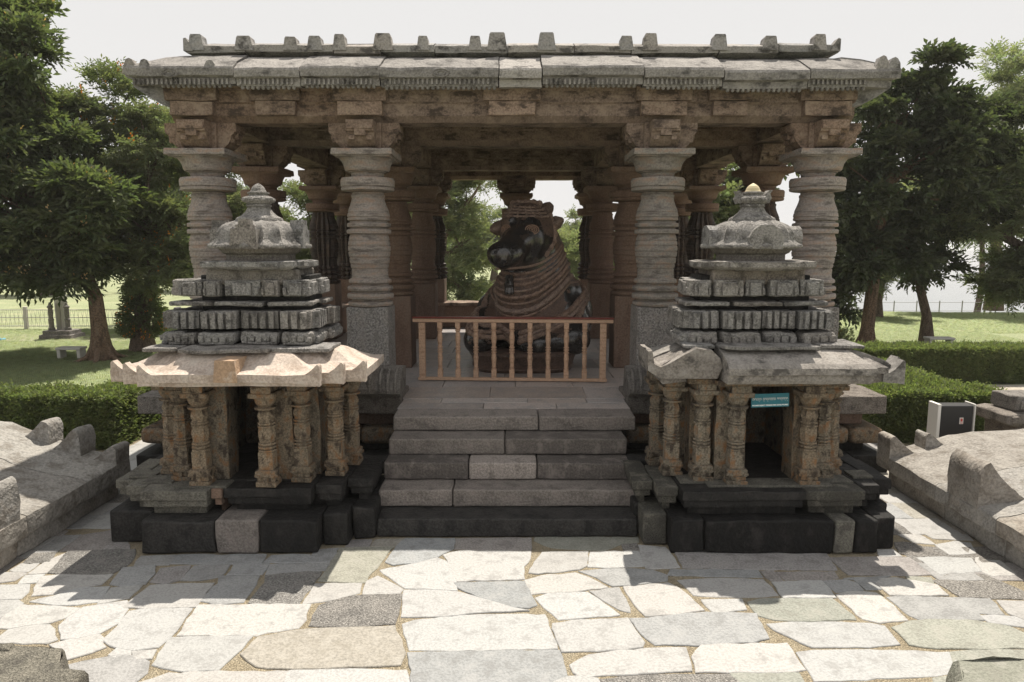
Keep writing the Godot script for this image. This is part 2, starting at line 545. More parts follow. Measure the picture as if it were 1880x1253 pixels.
func mirror4(q: Array) -> Array:
	# q: corner points of one quadrant, from the front centre line round to the side centre line, as Vector2(x > 0, z > 0)
	var out := []
	for p in q:
		out.append(Vector2(p.x, p.y))
	for i in range(q.size() - 1, -1, -1):
		out.append(Vector2(q[i].x, -q[i].y))
	for p in q:
		out.append(Vector2(-p.x, -p.y))
	for i in range(q.size() - 1, -1, -1):
		out.append(Vector2(-q[i].x, q[i].y))
	return out

# stepped square plan: steps is a list of [half width, reach]
func stepped(steps: Array) -> Array:
	var q := []
	for i in steps.size():
		q.append(Vector2(steps[i][0], steps[i][1]))
		if i + 1 < steps.size():
			q.append(Vector2(steps[i][0], steps[i + 1][1]))
	return mirror4(q)

# more points along an outline, so that unevenness shows on it
func fine(poly: Array, step: float) -> Array:
	var out := []
	for i in poly.size():
		var a: Vector2 = poly[i]
		var b: Vector2 = poly[(i + 1) % poly.size()]
		var m := clampi(int((b - a).length() / step), 1, 30)
		for k in m:
			out.append(a.lerp(b, float(k) / m))
	return out

# ---------------------------------------------------------------- ground and court

func sheet(called: String, mat: String, x0: float, x1: float, z0: float, z1: float, y: float, nx: int, nz: int, uneven := false) -> MeshInstance3D:
	var g := Geo.new()
	for i in nx:
		for j in nz:
			var q := []
			for c in [[0, 0], [1, 0], [1, 1], [0, 1]]:
				var x := lerpf(x0, x1, float(i + c[0]) / nx)
				var z := lerpf(z0, z1, float(j + c[1]) / nz)
				q.append(Vector3(x, y + (lawn_height(x, z) if uneven else 0.0), z))
			g.quad(q[0], q[1], q[2], q[3], Vector3.UP)
	var o := put(called, g, mat, self)
	o.set_meta("kind", "structure")
	return o

func lawn_height(x: float, z: float) -> float:
	var far := maxf(0.0, -z - 34.0)
	var k := smoothstep(13.0, 22.0, x) * smoothstep(31.0, 38.0, -z)
	return -minf(far * 0.02, 1.5) - k * 2.0

func setting() -> void:
	sheet("lawn", "grass_ground", -160.0, 160.0, -200.0, 20.0, -0.07, 80, 110, true)
	var lk := sheet("lake", "lake_water", 8.0, 640.0, -640.0, -36.0, -1.9, 1, 1)
	lk.set_meta("label", "bright lake beyond the far fence")
	sheet("garden_path", "path_ground", -60.0, -9.5, -23.6, -21.9, -0.05, 30, 2)
	sheet("gravel_path", "path_ground", 7.15, 60.0, -14.95, -10.9, -0.05, 30, 4)
	sheet("side_walk", "path_ground", 4.2, 5.45, -30.0, -8.2, -0.035, 2, 20)
	sheet("side_walk", "path_ground", -5.62, -4.3, -30.0, -8.2, -0.035, 2, 20)

const STONES := [
	["b",[-4.68,6.48,-4.62,6.50,-4.66,6.73,-4.90,6.73,-4.88,6.49]],
	["b",[-4.66,6.75,-4.66,7.02,-4.92,6.95,-4.86,6.75]],
	["b",[-4.35,6.47,-4.36,6.88,-4.60,6.85,-4.62,6.73,-4.60,6.47]],
	["m",[-4.21,6.52,-3.94,6.55,-3.96,6.74,-4.11,7.00,-4.33,6.87,-4.31,6.50]],
	["m",[-3.69,6.55,-3.79,6.69,-3.93,6.69,-3.92,6.55]],
	["d",[-3.78,6.01,-3.58,6.02,-3.53,6.19,-3.54,6.35,-3.63,6.53,-4.23,6.48,-4.13,6.04]],
	["d",[-4.43,6.23,-4.29,6.27,-4.35,6.46,-4.53,6.43,-4.49,6.25]],
	["b",[-4.65,6.05,-4.59,6.20,-4.64,6.44,-4.93,6.44]],
	["w",[-4.46,6.08,-4.34,6.07,-4.36,6.24,-4.51,6.22,-4.51,6.10]],
	["w",[-4.16,6.05,-4.24,6.44,-4.30,6.26,-4.31,6.03]],
	["w",[-4.50,5.85,-4.35,5.90,-4.34,6.03,-4.40,6.05,-4.64,6.04]],
	["w",[-4.14,5.86,-4.16,6.00,-4.31,5.99,-4.26,5.84]],
	["w",[-3.85,5.66,-3.71,5.77,-3.55,5.82,-3.56,6.00,-3.77,5.99,-3.97,6.01,-4.15,5.97,-4.00,5.63]],
	["b",[-3.35,5.81,-3.17,5.84,-3.20,6.02,-3.26,6.18,-3.52,6.14,-3.46,5.83]],
	["w",[-4.29,5.56,-4.07,5.58,-4.09,5.69,-4.16,5.80,-4.47,5.81]],
	["w",[-3.62,5.47,-3.41,5.52,-3.42,5.66,-3.46,5.78,-3.70,5.75,-3.82,5.63,-3.95,5.52]],
	["w",[-3.19,5.59,-3.19,5.80,-3.41,5.76,-3.38,5.50]],
	["w",[-4.03,5.20,-4.01,5.39,-4.00,5.49,-4.07,5.54,-4.28,5.54]],
	["w",[-3.83,5.12,-3.73,5.16,-3.58,5.19,-3.51,5.28,-3.49,5.42,-3.77,5.44,-3.99,5.47,-4.00,5.34,-3.97,5.11]],
	["w",[-3.34,4.97,-3.23,4.97,-3.12,5.04,-3.06,5.20,-3.10,5.39,-3.17,5.53,-3.46,5.42,-3.48,5.25,-3.47,5.15]],
	["w",[-3.43,4.91,-3.38,4.96,-3.57,5.16,-3.71,5.14,-3.82,5.09,-3.83,4.92]],
	["w",[-3.25,4.79,-3.14,4.70,-3.03,4.78,-2.97,4.85,-3.10,5.02,-3.28,4.95,-3.37,4.88]],
	["w",[-2.93,4.87,-2.73,4.82,-2.58,4.86,-2.56,4.98,-2.57,5.17,-2.58,5.40,-2.94,5.40,-3.05,5.36,-3.02,5.13,-3.02,4.96]],
	["w",[-2.81,4.72,-2.73,4.75,-2.76,4.80,-2.86,4.83,-2.87,4.75]],
	["w",[-2.66,4.70,-2.56,4.71,-2.58,4.81,-2.72,4.79]],
	["b",[-2.93,4.45,-2.82,4.30,-2.54,4.43,-2.51,4.54,-2.56,4.67,-2.70,4.74,-2.84,4.73,-3.08,4.63]],
	["m",[-2.99,5.85,-2.90,5.92,-2.94,6.18,-3.17,6.12,-3.13,5.88]],
	["b",[-2.71,5.91,-2.58,5.98,-2.59,6.20,-2.89,6.17,-2.88,5.90]],
	["b",[-2.78,6.22,-2.82,6.42,-3.15,6.42,-3.16,6.24]],
	["b",[-3.15,6.21,-3.19,6.41,-3.48,6.39,-3.44,6.19]],
	["w",[-2.95,5.42,-2.57,5.44,-2.59,5.84,-2.86,5.83,-3.10,5.79,-3.13,5.43]],
	["b",[-2.42,5.49,-2.21,5.52,-2.24,5.98,-2.59,5.97,-2.54,5.83,-2.56,5.54]],
	["w",[-1.92,5.03,-1.65,5.12,-1.63,5.24,-1.65,5.47,-2.54,5.47,-2.50,5.01]],
	["w",[-2.25,4.56,-2.03,4.58,-1.97,4.83,-1.95,5.00,-2.55,4.98,-2.50,4.63]],
	["w",[-1.54,4.42,-1.55,4.55,-2.02,4.55,-2.33,4.53,-2.49,4.42]],
	["t",[-1.86,4.69,-1.76,4.60,-1.50,4.59,-1.05,4.61,-0.79,4.63,-0.78,4.78,-0.81,4.87,-0.91,5.14,-1.60,5.08,-1.89,4.98,-1.93,4.76]],
	["w",[-1.51,4.42,-0.70,4.42,-0.74,4.57,-1.06,4.58,-1.51,4.57,-1.54,4.55]],
	["d",[-1.30,5.14,-1.07,5.16,-0.92,5.18,-0.91,5.32,-0.93,5.63,-1.24,5.62,-1.39,5.58,-1.56,5.46,-1.55,5.15]],
	["w",[-1.54,5.53,-1.39,5.61,-1.29,5.67,-1.31,5.84,-1.69,5.83,-1.70,5.49]],
	["w",[-0.95,5.66,-0.94,5.74,-1.05,5.85,-1.18,5.97,-1.25,5.88,-1.24,5.64]],
	["d",[-1.97,5.50,-1.75,5.50,-1.71,6.05,-1.84,6.06,-2.17,5.98,-2.14,5.85,-2.15,5.51]],
	["g",[-1.47,5.87,-1.27,5.87,-1.27,5.99,-1.20,6.36,-1.15,6.59,-1.66,6.56,-1.66,6.18,-1.68,5.89]],
	["b",[-2.02,6.03,-1.86,6.08,-1.70,6.09,-1.68,6.24,-2.21,6.21,-2.18,6.02]],
	["b",[-1.89,6.26,-1.92,6.42,-2.25,6.40,-2.28,6.25]],
	["b",[-1.68,6.28,-1.68,6.57,-1.88,6.50,-1.87,6.26]],
	["b",[-2.23,6.02,-2.24,6.22,-2.53,6.20,-2.52,6.01]],
	["b",[-2.31,6.25,-2.34,6.42,-2.36,6.43,-2.78,6.41,-2.77,6.22]],
	["n",[-1.08,6.21,-0.89,6.25,-0.71,6.38,-0.57,6.55,-0.58,6.79,-1.06,6.79,-1.11,6.61,-1.16,6.27]],
	["m",[-1.39,6.61,-1.40,6.76,-1.59,6.75,-1.61,6.61]],
	["t",[-1.12,6.61,-1.09,6.77,-1.35,6.76,-1.36,6.61]],
	["m",[-0.21,6.53,0.17,6.52,0.18,6.81,-0.54,6.79,-0.54,6.55]],
	["w",[-0.59,6.29,-0.54,6.13,-0.47,5.89,0.10,5.93,0.10,6.17,0.16,6.33,0.17,6.48,-0.49,6.50,-0.64,6.41]],
	["w",[-1.03,5.91,-0.91,5.77,-0.66,5.74,-0.47,5.72,-0.52,5.99,-0.61,6.27,-0.70,6.34,-0.96,6.19,-1.18,6.09]],
	["w",[-0.52,5.29,-0.26,5.35,0.12,5.37,0.05,5.40,-0.27,5.57,-0.45,5.67,-0.64,5.71,-0.90,5.72,-0.86,5.28]],
	["b",[-0.27,5.60,-0.02,5.43,0.13,5.42,0.19,5.47,0.10,5.87,-0.49,5.84,-0.44,5.74]],
	["w",[-0.73,4.82,-0.24,4.82,0.32,4.84,0.25,5.32,-0.26,5.31,-0.75,5.23,-0.84,5.17]],
	["b",[-0.66,4.42,0.29,4.42,0.37,4.50,0.33,4.81,-0.23,4.79,-0.73,4.78]],
	["w",[0.24,6.03,0.59,6.12,0.67,6.19,0.72,6.49,0.29,6.46,0.20,6.19,0.16,6.05]],
	["w",[0.93,6.15,1.22,6.19,1.25,6.38,1.20,6.49,0.76,6.48,0.70,6.16]],
	["g",[0.40,6.57,0.87,6.53,1.08,6.67,1.24,6.70,1.25,6.82,0.25,6.82,0.23,6.74]],
	["d",[1.08,6.52,1.21,6.52,1.22,6.66,1.08,6.64]],
	["w",[0.17,5.65,0.51,5.70,0.81,5.77,0.73,5.88,0.56,6.03,0.27,5.98,0.12,5.90]],
	["b",[0.75,5.95,0.87,5.80,1.08,5.84,1.34,5.89,1.37,6.00,1.26,6.10,0.93,6.12,0.61,6.07]],
	["w",[0.28,5.42,0.37,5.25,0.57,5.28,0.84,5.31,0.75,5.49,0.63,5.67,0.33,5.67,0.20,5.58]],
	["b",[0.77,5.55,0.86,5.40,0.94,5.36,0.93,5.57,0.91,5.76,0.66,5.69]],
	["w",[1.00,5.49,1.06,5.30,1.28,5.33,1.53,5.39,1.42,5.75,1.35,5.84,0.96,5.77]],
	["w",[1.28,6.13,1.52,6.16,1.50,6.34,1.48,6.57,1.24,6.62,1.22,6.15]],
	["m",[1.56,6.14,2.26,6.12,2.91,6.10,2.97,6.45,1.61,6.48,1.56,6.45]],
	["b",[1.73,5.98,2.19,5.96,2.20,6.09,1.44,6.10,1.39,5.99]],
	["w",[1.53,5.63,1.63,5.62,2.08,5.61,2.22,5.64,2.19,5.92,1.81,5.93,1.46,5.89]],
	["w",[1.62,5.34,1.87,5.40,1.89,5.56,1.57,5.55]],
	["b",[0.99,5.03,1.06,4.89,1.42,4.89,1.76,4.92,1.90,4.97,1.93,5.32,1.54,5.34,1.07,5.26,0.93,5.25]],
	["w",[0.35,4.89,0.37,4.80,0.70,4.82,0.94,4.86,0.96,4.92,0.90,5.25,0.47,5.21,0.32,5.17]],
	["w",[0.43,4.54,0.47,4.50,0.96,4.54,1.22,4.56,1.25,4.83,1.02,4.83,0.56,4.75,0.41,4.63]],
	["w",[1.27,4.55,1.91,4.55,2.01,4.58,2.01,4.89,1.83,4.89,1.39,4.87,1.29,4.73]],
	["d2",[0.62,4.42,1.52,4.42,1.51,4.52,0.96,4.51,0.61,4.47]],
	["g",[1.95,4.42,1.95,4.53,1.51,4.53,1.49,4.42]],
	["w",[0.58,4.42,0.57,4.48,0.39,4.49,0.28,4.42]],
	["g",[1.96,5.30,2.06,5.24,2.21,5.23,2.67,5.24,2.68,5.30,2.64,5.57,2.05,5.56,1.94,5.51]],
	["w",[2.00,5.08,2.19,4.86,2.58,4.86,2.83,4.89,2.85,5.14,2.76,5.19,2.12,5.19,1.98,5.17]],
	["w",[2.75,5.25,2.85,5.20,3.08,5.24,3.08,5.46,3.06,5.67,2.84,5.68,2.72,5.63]],
	["w",[2.04,4.45,2.22,4.45,2.56,4.49,2.79,4.50,3.03,4.54,3.15,4.74,3.13,4.79,2.74,4.81,2.19,4.81,2.06,4.78]],
	["g",[2.93,5.06,2.92,4.88,3.11,4.84,3.46,4.84,3.79,4.84,3.89,4.98,3.81,5.14,3.54,5.23,3.12,5.21,2.92,5.12]],
	["g",[3.05,4.54,2.86,4.49,2.82,4.41,3.48,4.41,3.78,4.82,3.33,4.81,3.15,4.78]],
	["b",[3.15,5.31,3.20,5.24,3.67,5.24,3.70,5.33,3.89,5.32,3.94,5.56,3.22,5.61,3.13,5.59]],
	["w",[3.71,5.19,4.00,5.12,4.03,5.17,3.96,5.28,3.83,5.30,3.71,5.30]],
	["w",[3.96,5.34,4.03,5.17,4.27,5.51,4.00,5.53]],
	["d2",[3.72,5.75,3.74,5.61,4.32,5.57,4.35,5.61,4.26,5.83,4.19,6.00,3.91,6.03,3.68,5.89]],
	["w",[3.16,5.75,3.17,5.64,3.63,5.63,3.65,5.81,3.37,5.94,3.15,5.89]],
	["w",[3.80,6.01,3.91,6.04,4.20,6.07,4.28,6.33,3.98,6.37,3.80,6.34]],
	["w",[4.21,6.04,4.25,5.97,4.47,6.01,4.52,6.37,4.33,6.34]],
	["m",[2.98,6.15,3.00,6.01,3.54,6.00,3.75,6.01,3.78,6.37,2.98,6.35]],
	["g",[3.46,5.86,3.65,5.84,3.68,5.95,3.49,5.97]],
	["w",[2.26,5.59,2.67,5.60,2.70,5.75,2.69,5.88,2.27,5.86]],
	["b",[2.74,5.69,2.98,5.73,2.98,5.85,2.92,5.91,2.73,5.88]],
	["b",[3.01,5.90,3.01,5.74,3.14,5.75,3.11,5.84,3.35,5.98,2.92,5.92]],
	["m",[2.40,5.91,2.71,5.91,2.86,5.95,2.88,6.06,2.37,6.06]],
	["m",[2.27,5.88,2.36,5.90,2.34,6.08,2.23,6.06]],
	["d",[3.69,6.45,3.85,6.38,4.07,6.38,3.94,6.67,3.77,6.69]],
	["w",[3.96,6.71,4.14,6.67,4.10,7.01,3.90,6.93]],
	["w",[4.21,6.80,4.56,6.76,4.62,7.05,4.15,7.05]],
	["w",[4.14,6.42,4.39,6.45,4.49,6.67,4.37,6.71,4.14,6.64]],
	["w",[3.46,6.39,3.65,6.39,3.65,6.53,3.52,6.52]],
]

func flag(o: Node3D, kind: String, pts: PackedVector2Array) -> void:
	# rough outline: long edges are broken into short uneven bits
	var ring := PackedVector2Array()
	var n := pts.size()
	var mid := Vector2.ZERO
	for q in pts:
		mid += q / n
	for i in n:
		var a := pts[i]
		var b := pts[(i + 1) % n]
		var m := clampi(int((b - a).length() / 0.07), 1, 14)
		var side := Vector2(b.y - a.y, a.x - b.x).normalized()
		for k in m:
			var p := a.lerp(b, float(k) / m)
			var r := wn.get_noise_2d(p.x * 9.0, p.y * 9.0) * 0.014 + wn.get_noise_2d(p.x * 31.0, p.y * 31.0) * 0.007
			ring.append(p + side * r + (p - mid).normalized() * 0.018)
	var c := Vector2.ZERO
	for p in ring:
		c += p
	c /= ring.size()
	var lift := R.randf_range(0.0, 0.005)
	var tx := R.randf_range(-0.004, 0.004)
	var tz := R.randf_range(-0.004, 0.004)
	var hf := func(p: Vector2) -> float: return lift + (p.x - c.x) * tx + (p.y - c.y) * tz + wn.get_noise_2d(p.x * 4.0, p.y * 4.0) * 0.004
	var g := Geo.new()
	var top := PackedVector2Array()
	for p in ring:
		top.append(p + (c - p).normalized() * 0.005)
	for i in ring.size():
		var j: int = (i + 1) % ring.size()
		var e := ring[j] - ring[i]
		var out := Vector3(e.y, 0, -e.x).normalized()
		if Vector2(out.x, out.z).dot(ring[i] - c) < 0.0:
			out = -out
		var a := Vector3(ring[i].x - c.x, hf.call(ring[i]) - 0.006, ring[i].y - c.y)
		var b := Vector3(ring[j].x - c.x, hf.call(ring[j]) - 0.006, ring[j].y - c.y)
		var at := Vector3(top[i].x - c.x, hf.call(top[i]), top[i].y - c.y)
		var bt := Vector3(top[j].x - c.x, hf.call(top[j]), top[j].y - c.y)
		var a0 := Vector3(a.x, -0.06, a.z)
		var b0 := Vector3(b.x, -0.06, b.z)
		g.quad(a0, b0, b, a, out)
		g.quad(a, b, bt, at, (out + Vector3.UP).normalized())
	var tris := Geometry2D.triangulate_polygon(top)
	for t in range(0, tris.size(), 3):
		var q := []
		for k in 3:
			var p: Vector2 = top[tris[t + k]]
			q.append(Vector3(p.x - c.x, hf.call(p), p.y - c.y))
		g.tri(q[0], q[1], q[2], Vector3.UP, Vector3.UP, Vector3.UP)
	put("paving_stone", g, kind, o, Vector3(c.x, 0, c.y), tint(0.09, 0.02))

func paving() -> void:
	var o := Node3D.new()
	o.name = "paving"
	add_child(o)
	o.set_meta("kind", "structure")
	o.set_meta("label", "sunlit court of irregular pale flagstones set in sandy mortar")
	var g := Geo.new()
	g_box(g, Vector3.ZERO, Vector3(12.4, 0.2, 15.2), 0.01, 0.0)
	put("mortar_bed", g, "mortar", o, Vector3(0, -0.107, -5.4))
	var kinds := {"w": "flag_white", "b": "flag_blue", "d": "flag_dark", "g": "flag_green", "t": "flag_tan", "m": "flag_grey", "n": "flag_blue", "d2": "flag_dark"}
	for s in STONES:
		var pts := PackedVector2Array()
		for i in range(0, s[1].size(), 2):
			pts.append(Vector2(s[1][i], -s[1][i + 1]))
		flag(o, kinds[s[0]], pts)
	# courses along both sides of the pavilion and in front of the traced court
	var pick := ["flag_white", "flag_white", "flag_grey", "flag_blue", "flag_tan", "flag_dark", "flag_white"]
	for run in [[-5.55, -3.85, 7.05, 12.7, 0.36], [3.72, 5.45, 6.9, 12.7, 0.4], [3.72, 5.5, 5.9, 6.6, 0.4], [-6.1, 6.1, 2.0, 4.2, 0.5], [-6.1, -4.55, 4.3, 7.0, 0.45], [4.9, 6.1, 4.3, 6.8, 0.45]]:
		var d: float = run[2]
		while d < run[3] - 0.1:
			var dep: float = run[4] * R.randf_range(0.75, 1.3)
			dep = minf(dep, run[3] - d)
			var x: float = run[0]
			while x < run[1] - 0.1:
				var w := minf(R.randf_range(0.3, 0.75), run[1] - x)
				if run[1] - x - w < 0.18:
					w = run[1] - x
				var e := 0.014
				var j := func() -> float: return R.randf_range(-0.02, 0.02)
				var pts := PackedVector2Array([Vector2(x + e + j.call(), -d - e), Vector2(x + w - e + j.call(), -d - e + j.call() * 0.5), Vector2(x + w - e, -d - dep + e), Vector2(x + e, -d - dep + e + j.call() * 0.5)])
				flag(o, pick[R.randi() % pick.size()], pts)
				x += w
			d += dep

func staircase() -> void:
	var o := thing("stone_staircase", "broad worn stone steps climbing to the bull pavilion between the two small shrines", "steps", Vector3(0, 0, -7.5))
	var rows := [
		[6.82, 0.0, 0.194, [-1.36, 1.262], ["dark_stone"], [1.7]],
		[7.135, 0.194, 0.382, [-1.39, -0.62, 1.30], ["step_stone", "step_stone"], [1.05, 0.9]],
		[7.447, 0.382, 0.576, [-1.39, -0.47, 0.27, 1.29], ["step_stone", "step_stone", "step_stone"], [0.5, 1.5, 0.5]],
		[7.73, 0.576, 0.763, [-1.38, -0.08, 1.285], ["step_stone", "step_stone"], [0.9, 0.58]],
		[8.06, 0.763, 0.937, [-1.387, 0.31, 1.436], ["step_stone", "step_stone"], [1.15, 0.95]]]
	for r in rows:
		for i in r[3].size() - 1:
			var k: float = r[5][i]
			blk(o, "step_block", r[4][i], r[3][i] + 0.004, r[3][i + 1] - 0.004, r[1] + 0.003, r[2] + R.randf_range(-0.004, 0.004), -r[0] - 0.42, -r[0], 0.022, 0.006, Color(k, k * 0.99, k * 0.98))
	blk(o, "step_core", "dark_stone", -1.34, 1.25, 0.0, 0.75, -9.0, -8.2, 0.01, 0.0)
	# landing slabs behind the top step
	var z := 8.485
	for row in [[0.33, [-1.4, -0.35, 0.55, 1.44]], [0.3, [-1.4, -0.9, 0.2, 0.95, 1.44]], [0.36, [-1.4, -0.45, 0.45, 1.44]]]:
		for i in row[1].size() - 1:
			blk(o, "landing_slab", "floor_stone", row[1][i] + 0.003, row[1][i + 1] - 0.003, 0.76, 0.931 + R.randf_range(-0.003, 0.003), -z - row[0] + 0.003, -z, 0.008, 0.002, tint(0.22, 0.05))
		z += row[0]

# ---------------------------------------------------------------- pavilion

func shaft_profile(y0: float) -> Array:
	# (height above the top of the base block, radius)
	var a := [[0.0, 0.27], [0.012, 0.285], [0.03, 0.29], [0.05, 0.285], [0.06, 0.255], [0.075, 0.252], [0.085, 0.292], [0.11, 0.298], [0.135, 0.292], [0.145, 0.26], [0.158, 0.255], [0.168, 0.288], [0.19, 0.293], [0.21, 0.286], [0.22, 0.252], [0.235, 0.25], [0.247, 0.278], [0.265, 0.28], [0.283, 0.272], [0.295, 0.25], [0.34, 0.245], [0.385, 0.248], [0.388, 0.242], [0.396, 0.242], [0.4, 0.25], [0.43, 0.257], [0.434, 0.25], [0.442, 0.25], [0.446, 0.26], [0.5, 0.266], [0.504, 0.259], [0.512, 0.259], [0.516, 0.269], [0.56, 0.275], [0.564, 0.268], [0.572, 0.268], [0.576, 0.276], [0.62, 0.276], [0.624, 0.269], [0.632, 0.269], [0.636, 0.275], [0.67, 0.271], [0.674, 0.264], [0.682, 0.264], [0.686, 0.268], [0.71, 0.262], [0.73, 0.255], [0.745, 0.25], [0.75, 0.282], [0.775, 0.286], [0.79, 0.282], [0.797, 0.25], [0.81, 0.248], [0.818, 0.28], [0.84, 0.283], [0.855, 0.278], [0.862, 0.252], [0.875, 0.25], [0.885, 0.274], [0.905, 0.279], [0.909, 0.272], [0.917, 0.272], [0.921, 0.28], [0.955, 0.274], [0.959, 0.267], [0.967, 0.267], [0.971, 0.27], [1.0, 0.258], [1.04, 0.238], [1.08, 0.222], [1.11, 0.216], [1.12, 0.222], [1.14, 0.222], [1.145, 0.208], [1.165, 0.208]]
	var p := []
	for q in a:
		p.append(Vector2(0.258 + (q[1] - 0.262) * (1.35 if q[0] < 0.9 else 1.05), y0 + q[0] * 1.27))
	return p

func bell_profile(y0: float) -> Array:
	var a := [[-0.055, 0.2], [-0.02, 0.21], [0.0, 0.215], [0.01, 0.24], [0.02, 0.24], [0.025, 0.275], [0.05, 0.29], [0.09, 0.298], [0.12, 0.31], [0.15, 0.328], [0.175, 0.348], [0.19, 0.362], [0.195, 0.37], [0.2, 0.37]]
	var p := []
	for q in a:
		p.append(Vector2(q[1], y0 + q[0]))
	return p

var pm := {}
func pillar_meshes() -> void:
	var g := Geo.new()
	g_box(g, Vector3(0, 0.58, 0), Vector3(0.545, 1.16, 0.545), 0.02, 0.006, 0.2)
	pm.block = g
	g = Geo.new()
	g_lathe(g, shaft_profile(0.0), 48)
	pm.shaft = g
	g = Geo.new()
	var star := []
	for q in shaft_profile(0.0):
		star.append(Vector2(q.x * 1.08, q.y))
	g_lathe(g, star, 64, Vector3.ZERO, 16, 0.16, true, true)
	pm.fluted = g
	g = Geo.new()
	g_lathe(g, [Vector2(0.2, 0.0), Vector2(0.31, 0.012), Vector2(0.338, 0.02), Vector2(0.345, 0.05), Vector2(0.33, 0.06), Vector2(0.345, 0.07), Vector2(0.348, 0.15), Vector2(0.335, 0.175), Vector2(0.25, 0.182), Vector2(0.2, 0.19)], 32)
	pm.collar = g
	g = Geo.new()
	g_lathe(g, bell_profile(0.0), 40)
	g_box(g, Vector3(0, 0.24, 0), Vector3(0.77, 0.085, 0.77), 0.015, 0.006, 0.15)
	g_box(g, Vector3(0, 0.195, 0), Vector3(0.7, 0.03, 0.7), 0.012, 0.004, 0.2)
	pm.abacus = g
	g = Geo.new()
	g_box(g, Vector3(0, 0.165, 0), Vector3(0.46, 0.33, 0.46), 0.012, 0.005, 0.2)
	var arm := [Vector2(0.24, 0.0), Vector2(0.28, 0.005), Vector2(0.34, 0.03), Vector2(0.39, 0.075), Vector2(0.43, 0.13), Vector2(0.445, 0.18), Vector2(0.48, 0.2), Vector2(0.49, 0.235), Vector2(0.47, 0.245), Vector2(0.49, 0.26), Vector2(0.495, 0.33), Vector2(0.24, 0.33)]
	for k in 4:
		var tr := Transform3D(Basis(Vector3.UP, k * PI / 2.0), Vector3.ZERO)
		tr = tr.scaled_local(Vector3(0.9, 1.0, 0.9))
		g_push(g, arm, -0.19, 0.19, tr, 0.004)
		# raised cross panel on the end of each arm
		g_box(g, Vector3(0.475, 0.27, 0), Vector3(0.06, 0.1, 0.36), 0.008, 0.003, 0.2, Vector3.ZERO, tr)
		g_box(g, Vector3(0.462, 0.185, 0), Vector3(0.07, 0.09, 0.15), 0.008, 0.003, 0.2, Vector3.ZERO, tr)
		g_box(g, Vector3(0.43, 0.12, 0.12), Vector3(0.05, 0.06, 0.08), 0.01, 0.003, 0.2, Vector3.ZERO, tr)
		g_box(g, Vector3(0.43, 0.12, -0.12), Vector3(0.05, 0.06, 0.08), 0.01, 0.003, 0.2, Vector3.ZERO, tr)
	pm.bracket = g

func pillar(o: Node3D, x: float, d: float, front: bool, fluted := false) -> void:
	var p := Node3D.new()
	p.name = "pillar"
	o.add_child(p, true)
	p.position = Vector3(x, FLOOR, -d) - o.position
	var t := R.randf_range(0.88, 1.1)
	var c := Color(t, t * R.randf_range(0.96, 1.0), t * R.randf_range(0.92, 1.0))
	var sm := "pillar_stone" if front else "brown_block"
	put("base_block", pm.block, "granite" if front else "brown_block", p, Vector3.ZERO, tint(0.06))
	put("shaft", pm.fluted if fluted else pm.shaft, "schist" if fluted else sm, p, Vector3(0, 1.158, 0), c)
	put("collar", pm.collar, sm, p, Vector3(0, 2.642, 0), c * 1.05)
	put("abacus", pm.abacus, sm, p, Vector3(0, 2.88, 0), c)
	put("bracket", pm.bracket, "beam_stone", p, Vector3(0, 3.163, 0), tint(0.1))

